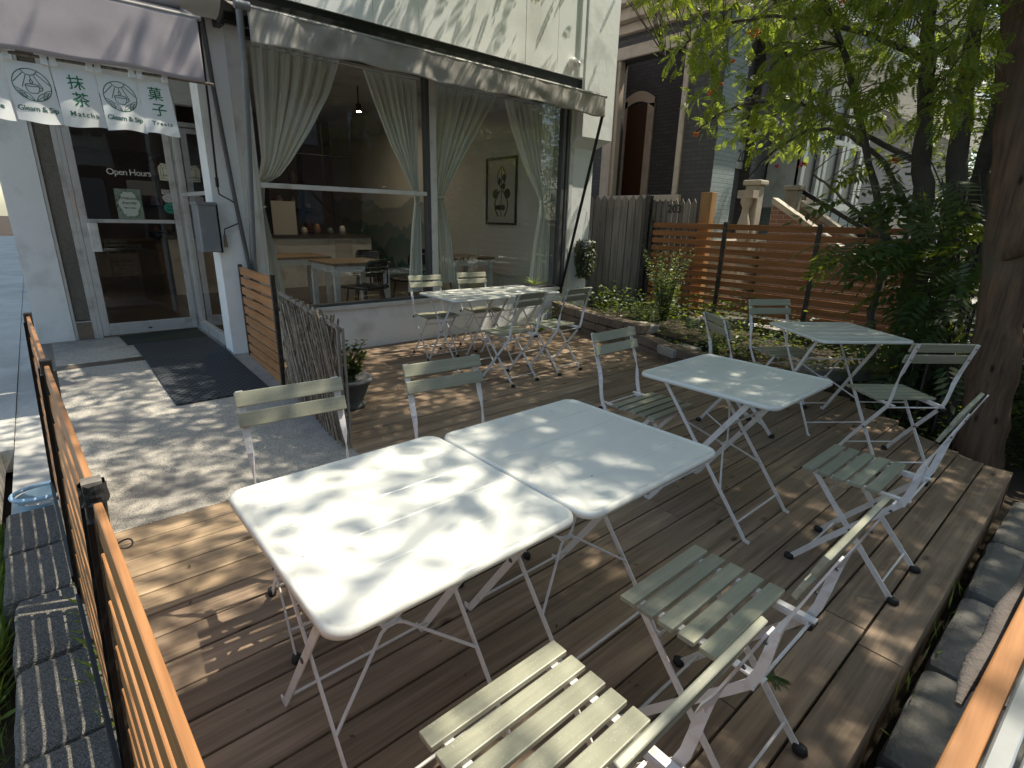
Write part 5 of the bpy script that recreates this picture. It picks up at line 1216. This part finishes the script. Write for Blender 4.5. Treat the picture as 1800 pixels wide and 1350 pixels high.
# spiky plants
def spiky(name, label, x, y, z, n, L, w, mat, seed, up=.8):
    rr = random.Random(seed); b = MB()
    for k in range(n):
        a = rr.uniform(0, 6.28); e = rr.uniform(.3,1)*up; d = Vector((math.cos(a)*(1-e*.6), math.sin(a)*(1-e*.6), e)).normalized(); s = Vector((-math.sin(a), math.cos(a), 0)); P = []
        for q in (0,.35,.7,1):
            c = Vector((x,y,z))+d*L*q*rr.uniform(.96,1.04)+Vector((math.cos(a),math.sin(a),0))*L*.35*q*q-Vector((0,0,L*.30*q*q)); ww = w*(1-q)**.6/2
            P += [c+s*ww, c-s*ww]
        b.add(P, [(2*i, 2*i+1, 2*i+3, 2*i+2) for i in range(3)])
    return tag(obj(name, b, mat), label, 'plant')
spiky('spiky_plant', 'bright yellow green spiky plant on the window sill beyond the far tables', 5.20, 5.50, .57, 26, .19, .018, plain('yellow_green_leaf', (.50,.60,.04), .4), 3, 1.0)
spiky('spider_plant', 'green strappy plant on the deck between the far tables and the wall', 4.95, 5.10, .0, 46, .34, .022, M['leaf_bed'], 4, 1.0)
# hanging basket foliage
R = np.random.RandomState(8); n = 1700; z = 1.16-.52*R.rand(n)**1.15; rad_ = .15*np.sqrt(np.clip(1-((z-1.02)/.40)**2, .16, 1)); a = R.uniform(0,2*PI,n)
pos = np.stack([6.18+rad_*np.cos(a)*R.uniform(.7,1,n), 5.45+rad_*.75*np.sin(a)*R.uniform(.7,1,n), z], 1); d = np.stack([np.cos(a), np.sin(a), -1.2+0*a], 1)+R.normal(0,.4,(n,3))
V, Fc = instances(simple_leaf(.040,.024), pos+R.normal(0,.02,(n,3)), d, .6+.9*R.rand(n)); fast('foliage', V, Fc, leafmat('basket_leaves', ((.03,.045,.028),(.06,.08,.05),(.09,.11,.07)), .15), bb)
# small sprig dropped on the deck
b = MB(); tag(spiky('leaf_sprig', '', 1.61, .47, .004, 9, .045, .016, M['leaf_bed'], 6, .3), 'small green leaf sprig lying on the deck beside the chair foot', 'leaf')
# grass at the left edge and tufts
def grass(name, x0, x1, y0, y1, z, n, h, seed):
    R = np.random.RandomState(seed); pos = np.stack([R.uniform(x0,x1,n), R.uniform(y0,y1,n), np.full(n, z)], 1); d = R.normal(0,.5,(n,3)); d[:,2] = 1
    V, Fc = instances(simple_leaf(1,.07,.0), pos, d, h*(.5+R.rand(n)), R.normal(0,1,(n,3))); tag(fast(name, V, Fc, M['grass']), None, None, None, 'stuff')
grass('grass', -2.2, -.36, .2, 3.5, -.27, 14000, .09, 2); grass('grass', -.9, -.40, 2.2, 3.55, -.25, 5200, .16, 3); grass('weeds', -.075, -.05, 1.6, 2.9, -.12, 160, .14, 4)
grass('weeds', 1.7, 3.0, .155, .19, -.12, 26, .08, 5); grass('weeds', -.13, -.09, 4.6, 7.5, -.10, 400, .035, 6)
# leaf litter and twigs on the deck
R = np.random.RandomState(12); n = 240; pos = np.stack([R.uniform(.2,5.0,n), R.uniform(.3,5.4,n), np.full(n,.006)], 1); pos = pos[(pos[:,0] > 1.45) | (pos[:,1] < 2.8)]
n = len(pos); d = R.normal(0,1,(n,3)); d[:,2] = .08; V, Fc = instances(simple_leaf(.022,.009,.3), pos, d, .5+R.rand(n), np.tile([0,0,1.0],(n,1)))
tag(fast('leaf_litter', V, Fc, plain('dry_leaf', (.10,.07,.035), .8, 0, .5, 40)), None, None, None, 'stuff')
# a few dry leaves fallen on the tables
R = np.random.RandomState(31); pos = []
for cx, cy, k in ((.614,1.152,1),(1.304,1.132,3),(2.575,1.205,3),(4.375,1.345,3),(3.18,4.38,4),(3.86,4.36,4)):
    for _ in range(k): pos.append((cx+R.uniform(-.28,.28), cy+R.uniform(-.28,.28), .7115))
pos = np.array(pos); n = len(pos); d = R.normal(0,1,(n,3)); d[:,2] = .05; V, Fc = instances(simple_leaf(.016,.006,.3), pos, d, .3+.6*R.rand(n), np.tile([0,0,1.0],(n,1)))
tag(fast('leaf_litter', V, Fc, plain('brown_leaf_bits', (.12,.085,.04), .8, 0, .5, 40)), None, None, None, 'stuff')
